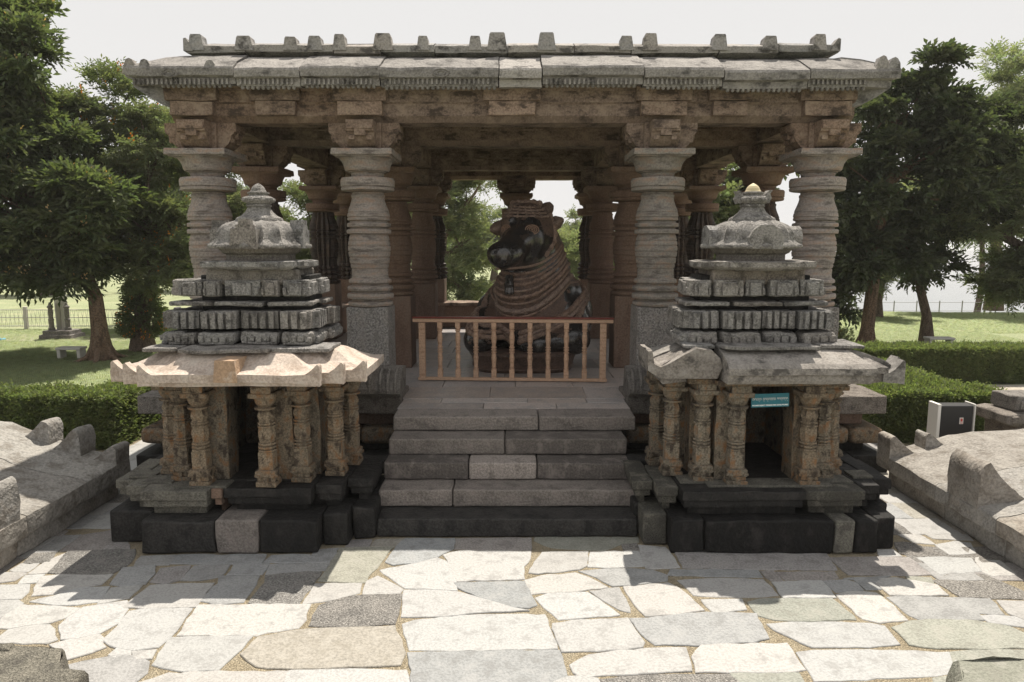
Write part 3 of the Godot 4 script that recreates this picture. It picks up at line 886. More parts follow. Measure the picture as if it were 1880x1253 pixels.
func pavilion() -> void:
	var o := thing("stone_pavilion", "large open stone pavilion with turned pillars, deep beams and a double eave", "pavilion", Vector3(0, 0, -13.4))
	pillar_meshes()
	for r in 4:
		for cI in 4:
			var inner: bool = r in [1, 2] and cI in [1, 2]
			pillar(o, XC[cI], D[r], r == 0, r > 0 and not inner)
	pillar(o, 0.1, 17.3, false, true)
	# beams across, row by row: each bay is a beam of its own, stepped in two bands with a sloping soffit
	var xs := [-4.27, -1.88, 1.9, 4.29]
	for r in 4:
		var d: float = D[r]
		for b in 3:
			var g := Geo.new()
			var half := 0.27
			var poly := [Vector2(-half + 0.1, 4.43), Vector2(half - 0.1, 4.43), Vector2(half - 0.02, 4.5), Vector2(half - 0.02, 4.645), Vector2(half + 0.012, 4.665), Vector2(half + 0.012, 4.8), Vector2(half + 0.05, 4.825), Vector2(half + 0.05, 4.9), Vector2(-half - 0.05, 4.9), Vector2(-half - 0.05, 4.825), Vector2(-half - 0.012, 4.8), Vector2(-half - 0.012, 4.665), Vector2(-half + 0.02, 4.645), Vector2(-half + 0.02, 4.5)]
			var c := Vector3((xs[b] + xs[b + 1]) * 0.5, 0, -d)
			var tr := Transform3D(Basis(Vector3.UP, -PI / 2.0), Vector3.ZERO)
			var hl: float = (xs[b + 1] - xs[b]) * 0.5 - 0.003
			g_push(g, poly, -hl, hl, tr, 0.006)
			put("beam", g, "beam_stone", o, c - o.position, tint(0.12))
	# beams running back
	for cI in 4:
		for b in 3:
			blk(o, "cross_beam", "beam_stone", XC[cI] - 0.24, XC[cI] + 0.24, 4.45, 4.89, -D[b + 1] + 0.33, -D[b] - 0.33, 0.015, 0.006, tint(0.12))
	# ceiling slabs
	for r in 3:
		for b in 3:
			blk(o, "ceiling_slab", "beam_stone", XC[b] - (0.3 if b == 0 else 0.0), XC[b + 1] + (0.3 if b == 2 else 0.0), 4.905, 5.1, -D[r + 1], -D[r], 0.01, 0.004)
	# blocks standing proud of the front beam, over the pillars and between them
	for f in [[-4.27, -3.68, 4.6, 1.0], [-3.22, -2.66, 4.5, 0.9], [-2.2, -1.58, 4.49, 1.25], [-0.32, 0.32, 4.5, 1.35], [1.57, 2.2, 4.49, 1.1], [2.46, 2.95, 4.5, 0.9], [3.6, 4.25, 4.55, 1.05]]:
		var k: float = f[3]
		var low: float = (4.495 if f[0] > -4.0 and f[0] < 3.5 else 4.49)
		blk(o, "frieze_block", "beam_stone", f[0] - 0.03, f[1] + 0.03, 4.67, 4.86, -9.4, -9.13, 0.012, 0.008, Color(k, k, k) * 0.9)
		blk(o, "frieze_block", "beam_stone", f[0] + 0.03, f[1] - 0.03, low, 4.668, -9.4, -9.15, 0.012, 0.008, Color(k, k, k) * 1.1)
	for s in [-1, 1]:
		for r in [1, 2, 3]:
			var x0: float = 4.05 * s
			blk(o, "frieze_block", "beam_stone", minf(x0, x0 + 0.34 * s), maxf(x0, x0 + 0.34 * s), 4.48, 4.84, -D[r] - 0.3, -D[r] + 0.3, 0.012, 0.006)
	eaves(o)
	plinth(o)

func eave_prof(deep: bool) -> Array:
	# (outward from the wall face, height): soffit, lower band, upper band, weathered slope
	if deep:
		return [[-0.1, 4.6], [0.05, 4.62], [0.16, 4.69], [0.26, 4.78], [0.27, 4.8], [0.27, 4.88], [0.335, 4.89], [0.345, 4.97], [0.33, 5.0], [0.18, 5.08], [0.0, 5.17], [-0.16, 5.24], [-0.3, 5.24]]
	return [[-0.1, 4.84], [0.0, 4.83], [0.2, 4.8], [0.262, 4.8], [0.266, 4.88], [0.335, 4.89], [0.345, 4.97], [0.33, 5.0], [0.18, 5.08], [0.0, 5.17], [-0.16, 5.24], [-0.3, 5.24]]

# one eave stone between a and b along the wall; m0, m1: 1 where the end is mitred round a corner
func eave_piece(o: Node3D, called: String, prof: Array, turn: float, wall: Vector3, a: float, b: float, m0: float, m1: float, tone: Color, dy: float, beads: bool, mat := "eave_stone") -> MeshInstance3D:
	var g := Geo.new()
	var tr := Transform3D(Basis(Vector3.UP, turn), Vector3.ZERO)
	var c := Vector3((a + b) * 0.5, 0, 0)
	var base := wall + tr * c
	var n := clampi(int((b - a) / 0.22), 2, 14)
	var f := func(i: int, k: int) -> Vector3:
		var pr: Array = prof[i]
		var x0: float = a - m0 * pr[0]
		var x1: float = b + m1 * pr[0]
		var p := Vector3(lerpf(x0, x1, float(k) / n) - c.x, pr[1] + dy, pr[0])
		return wob(tr * p + base, 0.008) - base
	for i in prof.size() - 1:
		var e := Vector2(prof[i + 1][0] - prof[i][0], prof[i + 1][1] - prof[i][1])
		var nn := (tr.basis * Vector3(0, -e.x, e.y)).normalized()
		for k in n:
			g.quad(f.call(i, k), f.call(i, k + 1), f.call(i + 1, k + 1), f.call(i + 1, k), nn)
	for e in [0, n]:
		var ring := PackedVector2Array()
		for pr in prof:
			ring.append(Vector2(pr[0], pr[1]))
		var tris := Geometry2D.triangulate_polygon(ring)
		var nn := tr.basis * Vector3(-1 if e == 0 else 1, 0, 0)
		for t in range(0, tris.size(), 3):
			g.tri(f.call(tris[t], e), f.call(tris[t + 1], e), f.call(tris[t + 2], e), nn, nn, nn)
	var s := put(called, g, mat, o, base - o.global_position, tone)
	if beads:
		var bg := Geo.new()
		var sg := Geo.new()
		var x := a + 0.06
		while x < b - 0.04:
			var bp := tr * Vector3(x - c.x, 4.795 + dy, 0.235)
			g_lathe(bg, [Vector2(0.0, -0.034), Vector2(0.018, -0.026), Vector2(0.025, -0.004), Vector2(0.024, 0.012)], 7, bp)
			x += 0.062
		put("bead_row", bg, mat, s, Vector3.ZERO, tone * 0.9).set_meta("kind", "stuff")
	return s

func eaves(o: Node3D) -> void:
	# main eave: front stones, left to right, with the joints of the photograph
	var js := [-4.28, -3.32, -2.54, -1.58, -0.16, 0.355, 1.575, 2.54, 3.56, 4.3]
	var tones := [0.9, 1.1, 0.95, 0.9, 1.35, 1.0, 1.0, 0.9, 0.85]
	for i in 9:
		var t: float = tones[i]
		var s := eave_piece(o, "eave_slab", eave_prof(false), 0.0, Vector3(0, 0, -9.2), js[i] + 0.006, js[i + 1] - 0.006, 1.0 if i == 0 else 0.0, 1.0 if i == 8 else 0.0, Color(t, t, t), R.randf_range(-0.02, 0.02) - (0.02 if i > 6 else 0.0), i not in [4])
		if i not in [4, 7]:
			# pierced band: a row of small sunk squares between upright bars
			var bg := Geo.new()
			var x: float = js[i] - (0.26 if i == 0 else -0.06)
			while x < js[i + 1] - 0.06:
				g_box(bg, Vector3(x - (js[i] + js[i + 1]) * 0.5, 4.845, 0.278), Vector3(0.026, 0.07, 0.036), 0.004, 0.0, 1.0)
				x += 0.056
			put("fret_band", bg, "eave_stone", s, Vector3.ZERO, Color(t, t, t)).set_meta("kind", "stuff")
		if i in [0, 3]:
			var kg := Geo.new()
			var mid := Vector3(-0.28 if i == 0 else 0.02, 4.935, 0.338)
			for ring in [[0.075, 0.012], [0.04, 0.012]]:
				var pts := []
				var rad := []
				for k in 13:
					var an: float = TAU * k / 12.0
					pts.append(mid + Vector3(cos(an) * ring[0] * 1.3, sin(an) * ring[0] * 0.6, 0.0))
					rad.append(ring[1])
				g_tube(kg, pts, rad, 5, false)
			put("carved_medallion", kg, "eave_stone", s, Vector3.ZERO, Color(0.8, 0.8, 0.8))
	# upturned tips at the corners of the eave
	for tip in [[-4.58, 4.99, 0.12], [-4.4, 4.99, 0.11], [-3.62, 4.99, 0.1], [4.42, 4.99, 0.15], [4.56, 4.99, 0.13]]:
		var g := Geo.new()
		var h: float = tip[2]
		g_push(g, [Vector2(-0.09, -0.06), Vector2(0.08, -0.06), Vector2(0.07, h * 0.5), Vector2(0.045, h * 0.9), Vector2(0.01, h), Vector2(-0.03, h * 0.86), Vector2(-0.05, h * 0.45)], -0.05, 0.05, Transform3D(), 0.006)
		put("eave_tip", g, "eave_stone", o, Vector3(tip[0], tip[1], -8.93) - o.position, tint())
	# sides and back
	var zs := [-17.62, -15.9, -14.2, -12.6, -10.9, -9.2]
	for i in 5:
		eave_piece(o, "eave_slab", eave_prof(true), PI / 2.0, Vector3(4.3, 0, 0), -zs[i + 1] + 0.004, -zs[i] - 0.004, 1.0 if i == 4 else 0.0, 1.0 if i == 0 else 0.0, tint(), 0.0, false)
		eave_piece(o, "eave_slab", eave_prof(true), -PI / 2.0, Vector3(-4.28, 0, 0), zs[i] + 0.004, zs[i + 1] - 0.004, 1.0 if i == 0 else 0.0, 1.0 if i == 4 else 0.0, tint(), 0.0, false)
	for i in 4:
		eave_piece(o, "eave_slab", eave_prof(true), PI, Vector3(0, 0, -17.62), -4.3 + i * 2.145 + 0.004, -4.3 + (i + 1) * 2.145 - 0.004, 1.0 if i == 0 else 0.0, 1.0 if i == 3 else 0.0, tint(), 0.0, false)
	# upper cornice, set back on the roof
	var up := [[-0.5, 5.12], [-0.34, 5.2], [-0.28, 5.24], [-0.12, 5.285], [-0.05, 5.3], [-0.035, 5.375], [-0.06, 5.39], [-0.3, 5.47], [-0.8, 5.56], [-1.2, 5.56]]
	var ju := [-4.14, -3.35, -2.25, -1.65, -0.98, -0.06, 0.78, 1.5, 2.6, 3.35, 4.16]
	for i in 10:
		eave_piece(o, "cornice_slab", up, 0.0, Vector3(0, 0, -9.34), ju[i] + 0.006, ju[i + 1] - 0.006, 1.0 if i == 0 else 0.0, 1.0 if i == 9 else 0.0, tint(0.16) * 1.2, R.randf_range(-0.012, 0.012), false)
	for i in 4:
		var za := -17.5 + i * 2.04
		eave_piece(o, "cornice_slab", up, PI / 2.0, Vector3(4.16, 0, 0), -(za + 2.04) + 0.004, -za - 0.004, 1.0 if i == 3 else 0.0, 1.0 if i == 0 else 0.0, tint(), 0.0, false)
		eave_piece(o, "cornice_slab", up, -PI / 2.0, Vector3(-4.14, 0, 0), za + 0.004, za + 2.036, 1.0 if i == 0 else 0.0, 1.0 if i == 3 else 0.0, tint(), 0.0, false)
	eave_piece(o, "cornice_slab", up, PI, Vector3(0, 0, -17.5), -4.16, 4.14, 1.0, 1.0, tint(), 0.0, false)
	blk(o, "roof_slab", "eave_stone", -3.2, 3.2, 5.2, 5.62, -16.6, -10.2, 0.02, 0.01, Color(1.1, 1.1, 1.1))
	blk(o, "roof_core", "dark_stone", -4.0, 4.0, 5.1, 5.25, -17.4, -9.5, 0.01, 0.0)
	# merlons along the upper cornice
	for m in [[365, 0.14, 0.2], [452, 0.12, 0.24], [537, 0.11, 0.19], [581, 0.12, 0.2], [626, 0.14, 0.17], [705, 0.15, 0.26], [778, 0.12, 0.16], [873, 0.12, 0.17], [913, 0.16, 0.26], [1003, 0.16, 0.24], [1148, 0.12, 0.19], [1192, 0.15, 0.2], [1318, 0.14, 0.2], [1410, 0.12, 0.2], [1500, 0.14, 0.18]]:
		var x: float = (m[0] - 940.0) / 1312.0 * 9.05
		var g := Geo.new()
		var w: float = m[2] * 0.5
		var h: float = m[1]
		g_push(g, [Vector2(-w, -0.05), Vector2(w, -0.05), Vector2(w * 0.72, h - 0.012), Vector2(w * 0.62, h), Vector2(-w * 0.62, h), Vector2(-w * 0.74, h - 0.02)], -0.16, 0.0, Transform3D(Basis(), Vector3(0, 0, 0)), 0.003)
		put("merlon", g, "eave_stone", o, Vector3(x, 5.375, -9.365) - o.position, tint(0.1) * 1.2)
	for s in [-1.0, 1.0]:
		var g := Geo.new()
		g_push(g, [Vector2(-0.07 * s, -0.06), Vector2(0.05 * s, -0.06), Vector2(0.05 * s, 0.09), Vector2(0.02 * s, 0.1), Vector2(-0.04 * s, 0.02)], -0.14, 0.0, Transform3D(), 0.004)
		put("merlon", g, "eave_stone", o, Vector3(4.07 * s, 5.37, -9.36) - o.position, tint(0.1))
	for zz in [-10.4, -11.6, -12.9, -14.1, -15.4, -16.5]:
		for s in [-1.0, 1.0]:
			var g := Geo.new()
			g_push(g, [Vector2(-0.11, -0.05), Vector2(0.11, -0.05), Vector2(0.07, 0.13), Vector2(-0.07, 0.13)], -0.08, 0.08, Transform3D(Basis(Vector3.UP, PI / 2.0), Vector3.ZERO), 0.006)
			put("merlon", g, "eave_stone", o, Vector3(4.02 * s, 5.38, zz) - o.position, tint(0.1))

func plinth(o: Node3D) -> void:
	# platform core and floor slabs
	blk(o, "platform_core", "dark_stone", -4.45, 4.45, 0.0, 0.8, -17.75, -9.35, 0.01, 0.0)
	var z := 9.05
	while z < 17.6:
		var dep := minf(R.randf_range(0.55, 0.95), 17.75 - z)
		var x := -4.45
		while x < 4.44:
			var w := minf(R.randf_range(0.7, 1.4), 4.45 - x)
			if z < 9.5 and x < -1.42 and x + w > -1.42:
				w = -1.42 - x
			if 4.45 - x - w < 0.3:
				w = 4.45 - x
			blk(o, "floor_slab", "floor_stone", x + 0.003, x + w - 0.003, 0.8, 0.936 + R.randf_range(-0.003, 0.003), -z - dep + 0.003, -z, 0.006, 0.0015, tint(0.2, 0.05))
			x += w
		z += dep
	# moulded front and sides of the platform: separate courses, front split by the stairs
	var courses := [["foot_course", 0.0, 0.24, 0.2, "dark_stone"], ["neck_course", 0.24, 0.36, -0.02, "dark_stone"], ["torus_course", 0.36, 0.58, 0.16, "ochre_stone"], ["neck_course", 0.58, 0.76, -0.04, "brown_block"], ["carved_course", 0.76, 1.0, 0.16, "carved_stone"]]
	for c in courses:
		for s in [-1.0, 1.0]:
			var xa: float = 1.46 if s > 0 else 1.41
			var x: float = xa
			while x < 4.5:
				var w := minf(R.randf_range(0.45, 0.8), 4.62 + c[3] - x)
				if 4.62 + c[3] - x - w < 0.25:
					w = 4.62 + c[3] - x
				var r: float = 0.07 if c[0] == "torus_course" else 0.02
				blk(o, c[0], c[4], minf(s * x, s * (x + w - 0.006)), maxf(s * x, s * (x + w - 0.006)), c[1] + 0.002, c[2] - 0.002, -9.6, -9.05 + c[3], r, 0.006)
				x += w
			z = 9.62
			while z < 17.7:
				var w := minf(R.randf_range(0.6, 1.0), 17.85 - z)
				blk(o, c[0], c[4], minf(s * 4.1, s * (4.6 + c[3])), maxf(s * 4.1, s * (4.6 + c[3])), c[1] + 0.002, c[2] - 0.002, -z - w + 0.006, -z, 0.02, 0.006)
				z += w
	# carved cornice stones flanking the top of the stairs
	for s in [-1.0, 1.0]:
		for k in 4:
			var g := Geo.new()
			var wd := 0.3 if k == 0 else 0.42
			g_push(g, [Vector2(-0.25, -0.1), Vector2(0.2, -0.1), Vector2(0.27, -0.04), Vector2(0.27, 0.02), Vector2(0.2, 0.1), Vector2(0.06, 0.2), Vector2(-0.08, 0.24), Vector2(-0.25, 0.24)], -wd / 2, wd / 2, Transform3D(Basis(Vector3.UP, -PI / 2.0), Vector3.ZERO), 0.012)
			for r in 3:
				var pts := []
				var rad := []
				for q in 7:
					var t := q / 6.0
					pts.append(Vector3(-wd * 0.32 + r * wd * 0.32, lerpf(0.24, -0.02, t * t), lerpf(0.02, 0.275, sin(t * PI / 2.0))))
					rad.append(0.016 + 0.01 * (q % 2))
				g_tube(g, pts, rad, 6)
			put("carved_cornice", g, "carved_stone", o, Vector3(s * ((1.4 if s < 0 else 1.46) + 0.15 + k * 0.42 - (0.0 if k == 0 else 0.06)), 1.1, -9.0) - o.position, tint(0.15))
	# sloping seat walls between the outer pillars at the back and sides
	for seg in [[-3.9, -1.95], [-1.8, -0.3], [0.45, 1.8], [1.95, 3.9]]:
		blk(o, "seat_wall", "brown_block", seg[0], seg[1], FLOOR, 1.46, -17.55, -17.05, 0.02, 0.006)
		blk(o, "seat_top", "beam_stone", seg[0] - 0.02, seg[1] + 0.02, 1.463, 1.54, -17.62, -16.95, 0.02, 0.006)
	for s in [-1.0, 1.0]:
		for b in [1, 2]:
			blk(o, "seat_wall", "brown_block", minf(s * 3.75, s * 4.2), maxf(s * 3.75, s * 4.2), FLOOR, 1.46, -D[b + 1] + 0.34, -D[b] - 0.34, 0.02, 0.006)
			blk(o, "seat_top", "beam_stone", minf(s * 3.7, s * 4.25), maxf(s * 3.7, s * 4.25), 1.463, 1.54, -D[b + 1] + 0.33, -D[b] - 0.33, 0.02, 0.006)

# ---------------------------------------------------------------- the two small shrines

const TZ := -0.28

func mini_pillar() -> Array:
	var b := Geo.new()
	g_box(b, Vector3(0, 0.025, 0), Vector3(0.2, 0.05, 0.2), 0.008, 0.004, 0.1)
	g_box(b, Vector3(0, 0.075, 0), Vector3(0.17, 0.05, 0.17), 0.008, 0.003, 0.1)
	g_box(b, Vector3(0, 0.125, 0), Vector3(0.205, 0.075, 0.205), 0.02, 0.006, 0.08)
	for k in 4:
		var tr := Transform3D(Basis(Vector3.UP, k * PI / 2.0), Vector3.ZERO)
		g_box(b, Vector3(0, 0.07, 0.095), Vector3(0.05, 0.05, 0.02), 0.008, 0.0, 1.0, Vector3.ZERO, tr)
		for sx in [-1.0, 1.0]:
			g_box(b, Vector3(0.07 * sx, 0.11, 0.1), Vector3(0.04, 0.03, 0.02), 0.008, 0.0, 1.0, Vector3.ZERO, tr)
	var s := Geo.new()
	g_box(s, Vector3(0, 0.24, 0), Vector3(0.142, 0.2, 0.142), 0.008, 0.003, 0.1)
	var pr := [[0.06, 0.33], [0.074, 0.336], [0.084, 0.342], [0.084, 0.358], [0.068, 0.362], [0.068, 0.37], [0.085, 0.375], [0.085, 0.392], [0.067, 0.397], [0.067, 0.405], [0.083, 0.41], [0.082, 0.424], [0.066, 0.43], [0.07, 0.45], [0.078, 0.475], [0.08, 0.52], [0.076, 0.55], [0.068, 0.575], [0.082, 0.58], [0.082, 0.594], [0.066, 0.598], [0.066, 0.606], [0.08, 0.61], [0.08, 0.624], [0.066, 0.63], [0.066, 0.655], [0.076, 0.664], [0.08, 0.69], [0.07, 0.72], [0.058, 0.74], [0.058, 0.755]]
	var q := []
	for p in pr:
		q.append(Vector2(p[0] * 1.06, p[1]))
	g_lathe(s, q, 32, Vector3.ZERO, 8, 0.1, true, false)
	var c := Geo.new()
	g_lathe(c, [Vector2(0.05, 0.75), Vector2(0.1, 0.757), Vector2(0.105, 0.775), Vector2(0.07, 0.782), Vector2(0.07, 0.79), Vector2(0.088, 0.81), Vector2(0.1, 0.845), Vector2(0.105, 0.87)], 16)
	g_box(c, Vector3(0, 0.9, 0), Vector3(0.25, 0.05, 0.25), 0.012, 0.004, 0.1)
	g_box(c, Vector3(0, 0.955, 0), Vector3(0.19, 0.07, 0.24), 0.012, 0.004, 0.1)
	return [b, s, c]

func shrine_pillar(o: Node3D, parts: Array, x: float, z: float, mat := "ochre_stone") -> void:
	var p := Node3D.new()
	p.name = "small_pillar"
	o.add_child(p, true)
	p.position = Vector3(x, 0.585, z)
	p.rotation.y = R.randf_range(-0.03, 0.03)
	var t := tint(0.16, 0.06)
	put("base", parts[0], mat, p, Vector3.ZERO, t * 0.95)
	put("shaft", parts[1], mat, p, Vector3.ZERO, t * 1.1)
	put("capital", parts[2], mat, p, Vector3.ZERO, t)

# a course of separate carved stones round a square of half width h
func ring_of_stones(o: Node3D, called: String, y0: float, y1: float, tx: float, hx: float, hz: float, widths: Array, depth: float, style: String, mat: String, gap := 0.03) -> void:
	for side in 4:
		var tr := Transform3D(Basis(Vector3.UP, side * PI / 2.0), Vector3(tx, 0, TZ))
		var h := hx if side % 2 == 0 else hz
		var reach := hz if side % 2 == 0 else hx
		var x := -h
		var k := 0
		var total := 0.0
		var list := widths if side % 2 == 0 else [0.5, 0.5]
		for w in list:
			total += w
		for w0 in list:
			var w: float = w0 / total * (2.0 * h)
			var proud: float = 0.045 if k % 2 == 1 else 0.0
			var g := Geo.new()
			var c := Vector3(x + w * 0.5, (y0 + y1) * 0.5, reach - depth * 0.5 + proud)
			var hh := y1 - y0
			var sd := o.global_position + tr * c
			match style:
				"fins":
					g_box(g, Vector3.ZERO, Vector3(w - gap, hh, depth), 0.007, 0.006, 0.09, sd)
					var nf := maxi(2, int(w / 0.085))
					for f in nf:
						var fx := lerpf(-w * 0.5 + 0.035, w * 0.5 - 0.035, (f + 0.5) / nf)
						var fh := hh * R.randf_range(0.88, 1.03)
						g_box(g, Vector3(fx, (fh - hh) * 0.5 + 0.004, depth * 0.5 + 0.018), Vector3(w / nf * 0.52, fh, 0.06), 0.006, 0.004, 0.08, sd)
				"lotus":
					g_box(g, Vector3(0, 0, 0), Vector3(w - gap, hh, depth), minf(hh * 0.3, 0.035), 0.009, 0.05, sd)
					var nl := maxi(2, int(w / 0.075))
					for f in nl:
						var fx := lerpf(-w * 0.5 + 0.02, w * 0.5 - 0.02, (f + 0.5) / nl)
						g_box(g, Vector3(fx, -hh * 0.08 + R.randf_range(-0.01, 0.01), depth * 0.5 - 0.002), Vector3(w / nl * 0.72, hh * R.randf_range(0.45, 0.7), 0.05), 0.012, 0.005, 0.05, sd)
					g_box(g, Vector3(0, -hh * 0.42, depth * 0.5 - 0.02), Vector3(w - gap * 2, 0.03, 0.06), 0.012, 0.006, 0.06, sd)
				"faces":
					g_box(g, Vector3.ZERO, Vector3(w - gap, hh, depth), 0.01, 0.006, 0.07, sd)
					if w > 0.14:
						g_box(g, Vector3(0, -hh * 0.04, depth * 0.5 + 0.005), Vector3(w * 0.5, hh * 0.82, 0.05), 0.012, 0.005, 0.06, sd)
						for sx in [-1.0, 1.0]:
							g_box(g, Vector3(sx * w * 0.37, -hh * 0.2, depth * 0.5 + 0.003), Vector3(w * 0.14, hh * 0.5, 0.035), 0.012, 0.005, 0.06, sd)
				_:
					g_box(g, Vector3.ZERO, Vector3(w - gap, hh, depth), 0.014, 0.007, 0.08, sd)
			var m := put(called, g, mat, o, tr * c, tint(0.2, 0.03))
			m.rotation.y = side * PI / 2.0
			x += w
			k += 1

func shrine(right: bool) -> void:
	var cx := 2.5 if right else -2.65
	var at := Vector3(cx, 0, -7.12)
	var lab := "small domed stone shrine with a weathered grey eave and a blue sign in its doorway" if right else "small domed stone shrine with a sunlit cream eave and an unmarked dark doorway"
	var o := thing("small_shrine", lab, "shrine", at, "small shrines flanking the steps")
	# foot: big squared blocks
	var dk := "dark_stone"
	var foot := [[-0.86, -0.157, 1.19, dk, 1.5], [-0.157, 0.255, 1.195, "step_stone", 0.95], [0.255, 0.81, 1.185, dk, 0.8], [0.81, 1.06, 1.0, dk, 0.9], [1.06, 1.29, 0.84, dk, 0.9], [-1.3, -0.86, 0.92, dk, 1.4]]
	if right:
		foot = [[-0.99, -0.68, 1.16, dk, 0.6], [-0.68, 0.55, 1.19, dk, 0.45], [0.55, 0.74, 1.195, "olive_stone", 1.1], [0.74, 0.96, 1.19, dk, 0.4], [-1.23, -0.99, 0.98, "olive_stone", 0.5], [0.96, 1.18, 1.08, dk, 0.35], [1.18, 1.3, 0.7, dk, 0.5]]
	for f in foot:
		var k: float = f[4]
		blk(o, "foot_block", f[3], cx + f[0] + 0.004, cx + f[1] - 0.004, 0.0, 0.325 + R.randf_range(-0.01, 0.006), -7.62 + f[2] - 0.45, -7.62 + f[2], 0.025, 0.012, Color(k, k, k))
	for s in [-1.0, 1.0]:
		for zz in [[-0.2, 0.25], [0.25, 0.72]]:
			blk(o, "foot_block", dk, cx + minf(s * 0.8, s * 1.27), cx + maxf(s * 0.8, s * 1.27), 0.0, 0.32, -7.62 + zz[0] + 0.005, -7.62 + zz[1] - 0.005, 0.025, 0.01)
	blk(o, "foot_block", dk, cx - 0.8, cx + 0.8, 0.0, 0.32, -7.62 - 0.22, -7.62 + 0.1, 0.025, 0.01)
	blk(o, "platform_core", dk, cx - 0.79, cx + 0.79, 0.0, 0.5, -7.62 + 0.1, -7.62 + 0.72, 0.01, 0.0)
	# second tier: stepped slabs in two fillets over a recess
	var tiers := [[-0.9, -0.25, 1.08, "olive_stone", 1.0], [-0.25, -0.13, 1.02, "brown_block", 1.1], [-0.13, 0.72, 1.0, dk, 0.8], [-1.12, -0.9, 0.92, "olive_stone", 1.0], [-1.32, -1.12, 0.74, "olive_stone", 1.0], [0.72, 1.0, 0.9, dk, 0.8], [1.0, 1.25, 0.7, dk, 0.8]]
	if right:
		tiers = [[-0.88, 0.3, 1.09, dk, 0.95], [0.3, 0.88, 1.07, "olive_stone", 0.45], [-1.1, -0.88, 0.95, "olive_stone", 0.5], [-1.3, -1.1, 0.78, "olive_stone", 0.45], [0.88, 1.1, 0.9, dk, 0.8], [1.1, 1.3, 0.74, dk, 0.7]]
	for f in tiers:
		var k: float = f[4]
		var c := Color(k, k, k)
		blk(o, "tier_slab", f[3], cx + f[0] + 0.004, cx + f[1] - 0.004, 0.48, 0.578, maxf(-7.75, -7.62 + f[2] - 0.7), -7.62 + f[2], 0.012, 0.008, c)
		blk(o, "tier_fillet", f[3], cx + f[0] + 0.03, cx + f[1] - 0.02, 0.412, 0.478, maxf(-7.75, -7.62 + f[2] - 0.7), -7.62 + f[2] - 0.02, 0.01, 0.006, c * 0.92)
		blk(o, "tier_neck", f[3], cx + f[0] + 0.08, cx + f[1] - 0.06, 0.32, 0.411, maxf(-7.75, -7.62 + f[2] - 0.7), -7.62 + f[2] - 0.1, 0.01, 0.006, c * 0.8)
	for s in [-1.0, 1.0]:
		blk(o, "tier_slab", dk, cx + minf(s * 0.75, s * 1.28), cx + maxf(s * 0.75, s * 1.28), 0.412, 0.57, -7.62 - 0.15, -7.62 + 0.06, 0.012, 0.008)
	blk(o, "tier_slab", dk, cx - 0.76, cx + 0.76, 0.32, 0.57, -7.62 - 0.2, -7.62 + 0.3, 0.012, 0.006)
	for q in ([[-0.62, -0.1, 0.99], [-0.98, -0.68, 0.88], [-1.2, -0.95, 0.7]] if not right else [[-0.6, 0.6, 0.97], [0.55, 0.85, 0.86], [-0.85, -0.6, 0.86], [0.92, 1.12, 0.72]]):
		blk(o, "fillet_strip", "olive_stone", cx + q[0], cx + q[1], 0.572, 0.6, -7.62 + q[2] - 0.22, -7.62 + q[2], 0.008, 0.005, Color(0.75, 0.75, 0.75))
	# cella with a dark doorway
	var dx := 0.02 if not right else 0.03
	var dw := 0.17 if not right else 0.23
	var wm := "ochre_stone"
	blk(o, "wall", wm, cx - 0.5, cx + dx - dw, 0.57, 1.6, -7.62 + 0.52, -7.62 + 0.78, 0.01, 0.008)
	blk(o, "wall", wm, cx + dx + dw, cx + 0.5, 0.57, 1.6, -7.62 + 0.52, -7.62 + 0.78, 0.01, 0.008)
	blk(o, "lintel", wm, cx + dx - dw + 0.002, cx + dx + dw - 0.002, 1.575, 1.6, -7.62 + 0.52, -7.62 + 0.775, 0.006, 0.0)
	for s in [-1.0, 1.0]:
		blk(o, "wall", wm, cx + minf(s * 0.46, s * 0.7), cx + maxf(s * 0.46, s * 0.7), 0.57, 1.6, -7.62 - 0.55, -7.62 + 0.56, 0.01, 0.008)
		blk(o, "wall", wm, cx + minf(s * 0.68, s * 0.82), cx + maxf(s * 0.68, s * 0.82), 0.57, 1.6, -7.62 + 0.08, -7.62 + 0.36, 0.01, 0.008)
	blk(o, "wall", wm, cx - 0.5, cx + 0.5, 0.57, 1.6, -7.62 - 0.7, -7.62 - 0.53, 0.01, 0.006)
	blk(o, "threshold", dk, cx - 0.46, cx + 0.46, 0.56, 0.6, -7.62 - 0.55, -7.62 + 0.8, 0.006, 0.003)
	var parts := mini_pillar()
	var spots := [[-0.37, 0.88], [0.28, 0.9], [-0.62, 0.72], [0.58, 0.76], [-0.83, 0.5], [0.86, 0.56], [0.94, 0.2], [-0.9, 0.2]]
	if right:
		spots = [[-0.32, 0.86], [0.38, 0.86], [-0.62, 0.74], [-0.88, 0.56], [0.6, 0.66], [0.74, 0.52], [-0.96, 0.22], [0.9, 0.2]]
	for sp in spots:
		shrine_pillar(o, parts, sp[0], sp[1] - 0.5)
	blk(o, "ceiling_slab", wm, cx - 0.7, cx + 0.7, 1.604, 1.66, -7.62 - 0.7, -7.62 + 0.5, 0.006, 0.003)
	# architrave
	var g := Geo.new()
	g_plan(g, stepped([[0.55, 0.48], [0.8, 0.36], [0.98, 0.22]]), [Vector2(0, 1.575), Vector2(0, 1.62)], 0.004, at)
	put("architrave", g, "ochre_stone", o, Vector3.ZERO, Color(0.9, 0.85, 0.8))
	if right:
		right_eave(o, at)
	else:
		left_eave(o, at)
	# neck under the tower
	var tx := 0.07 if not right else -0.05
	blk(o, "tower_core", dk, cx + tx - 0.55, cx + tx + 0.55, 1.8, 2.6, -7.12 + TZ - 0.24, -7.12 + TZ + 0.2, 0.01, 0.0)  # dark colour of the core paints in the shade of the recesses between courses
	var ls := "lichen_stone"
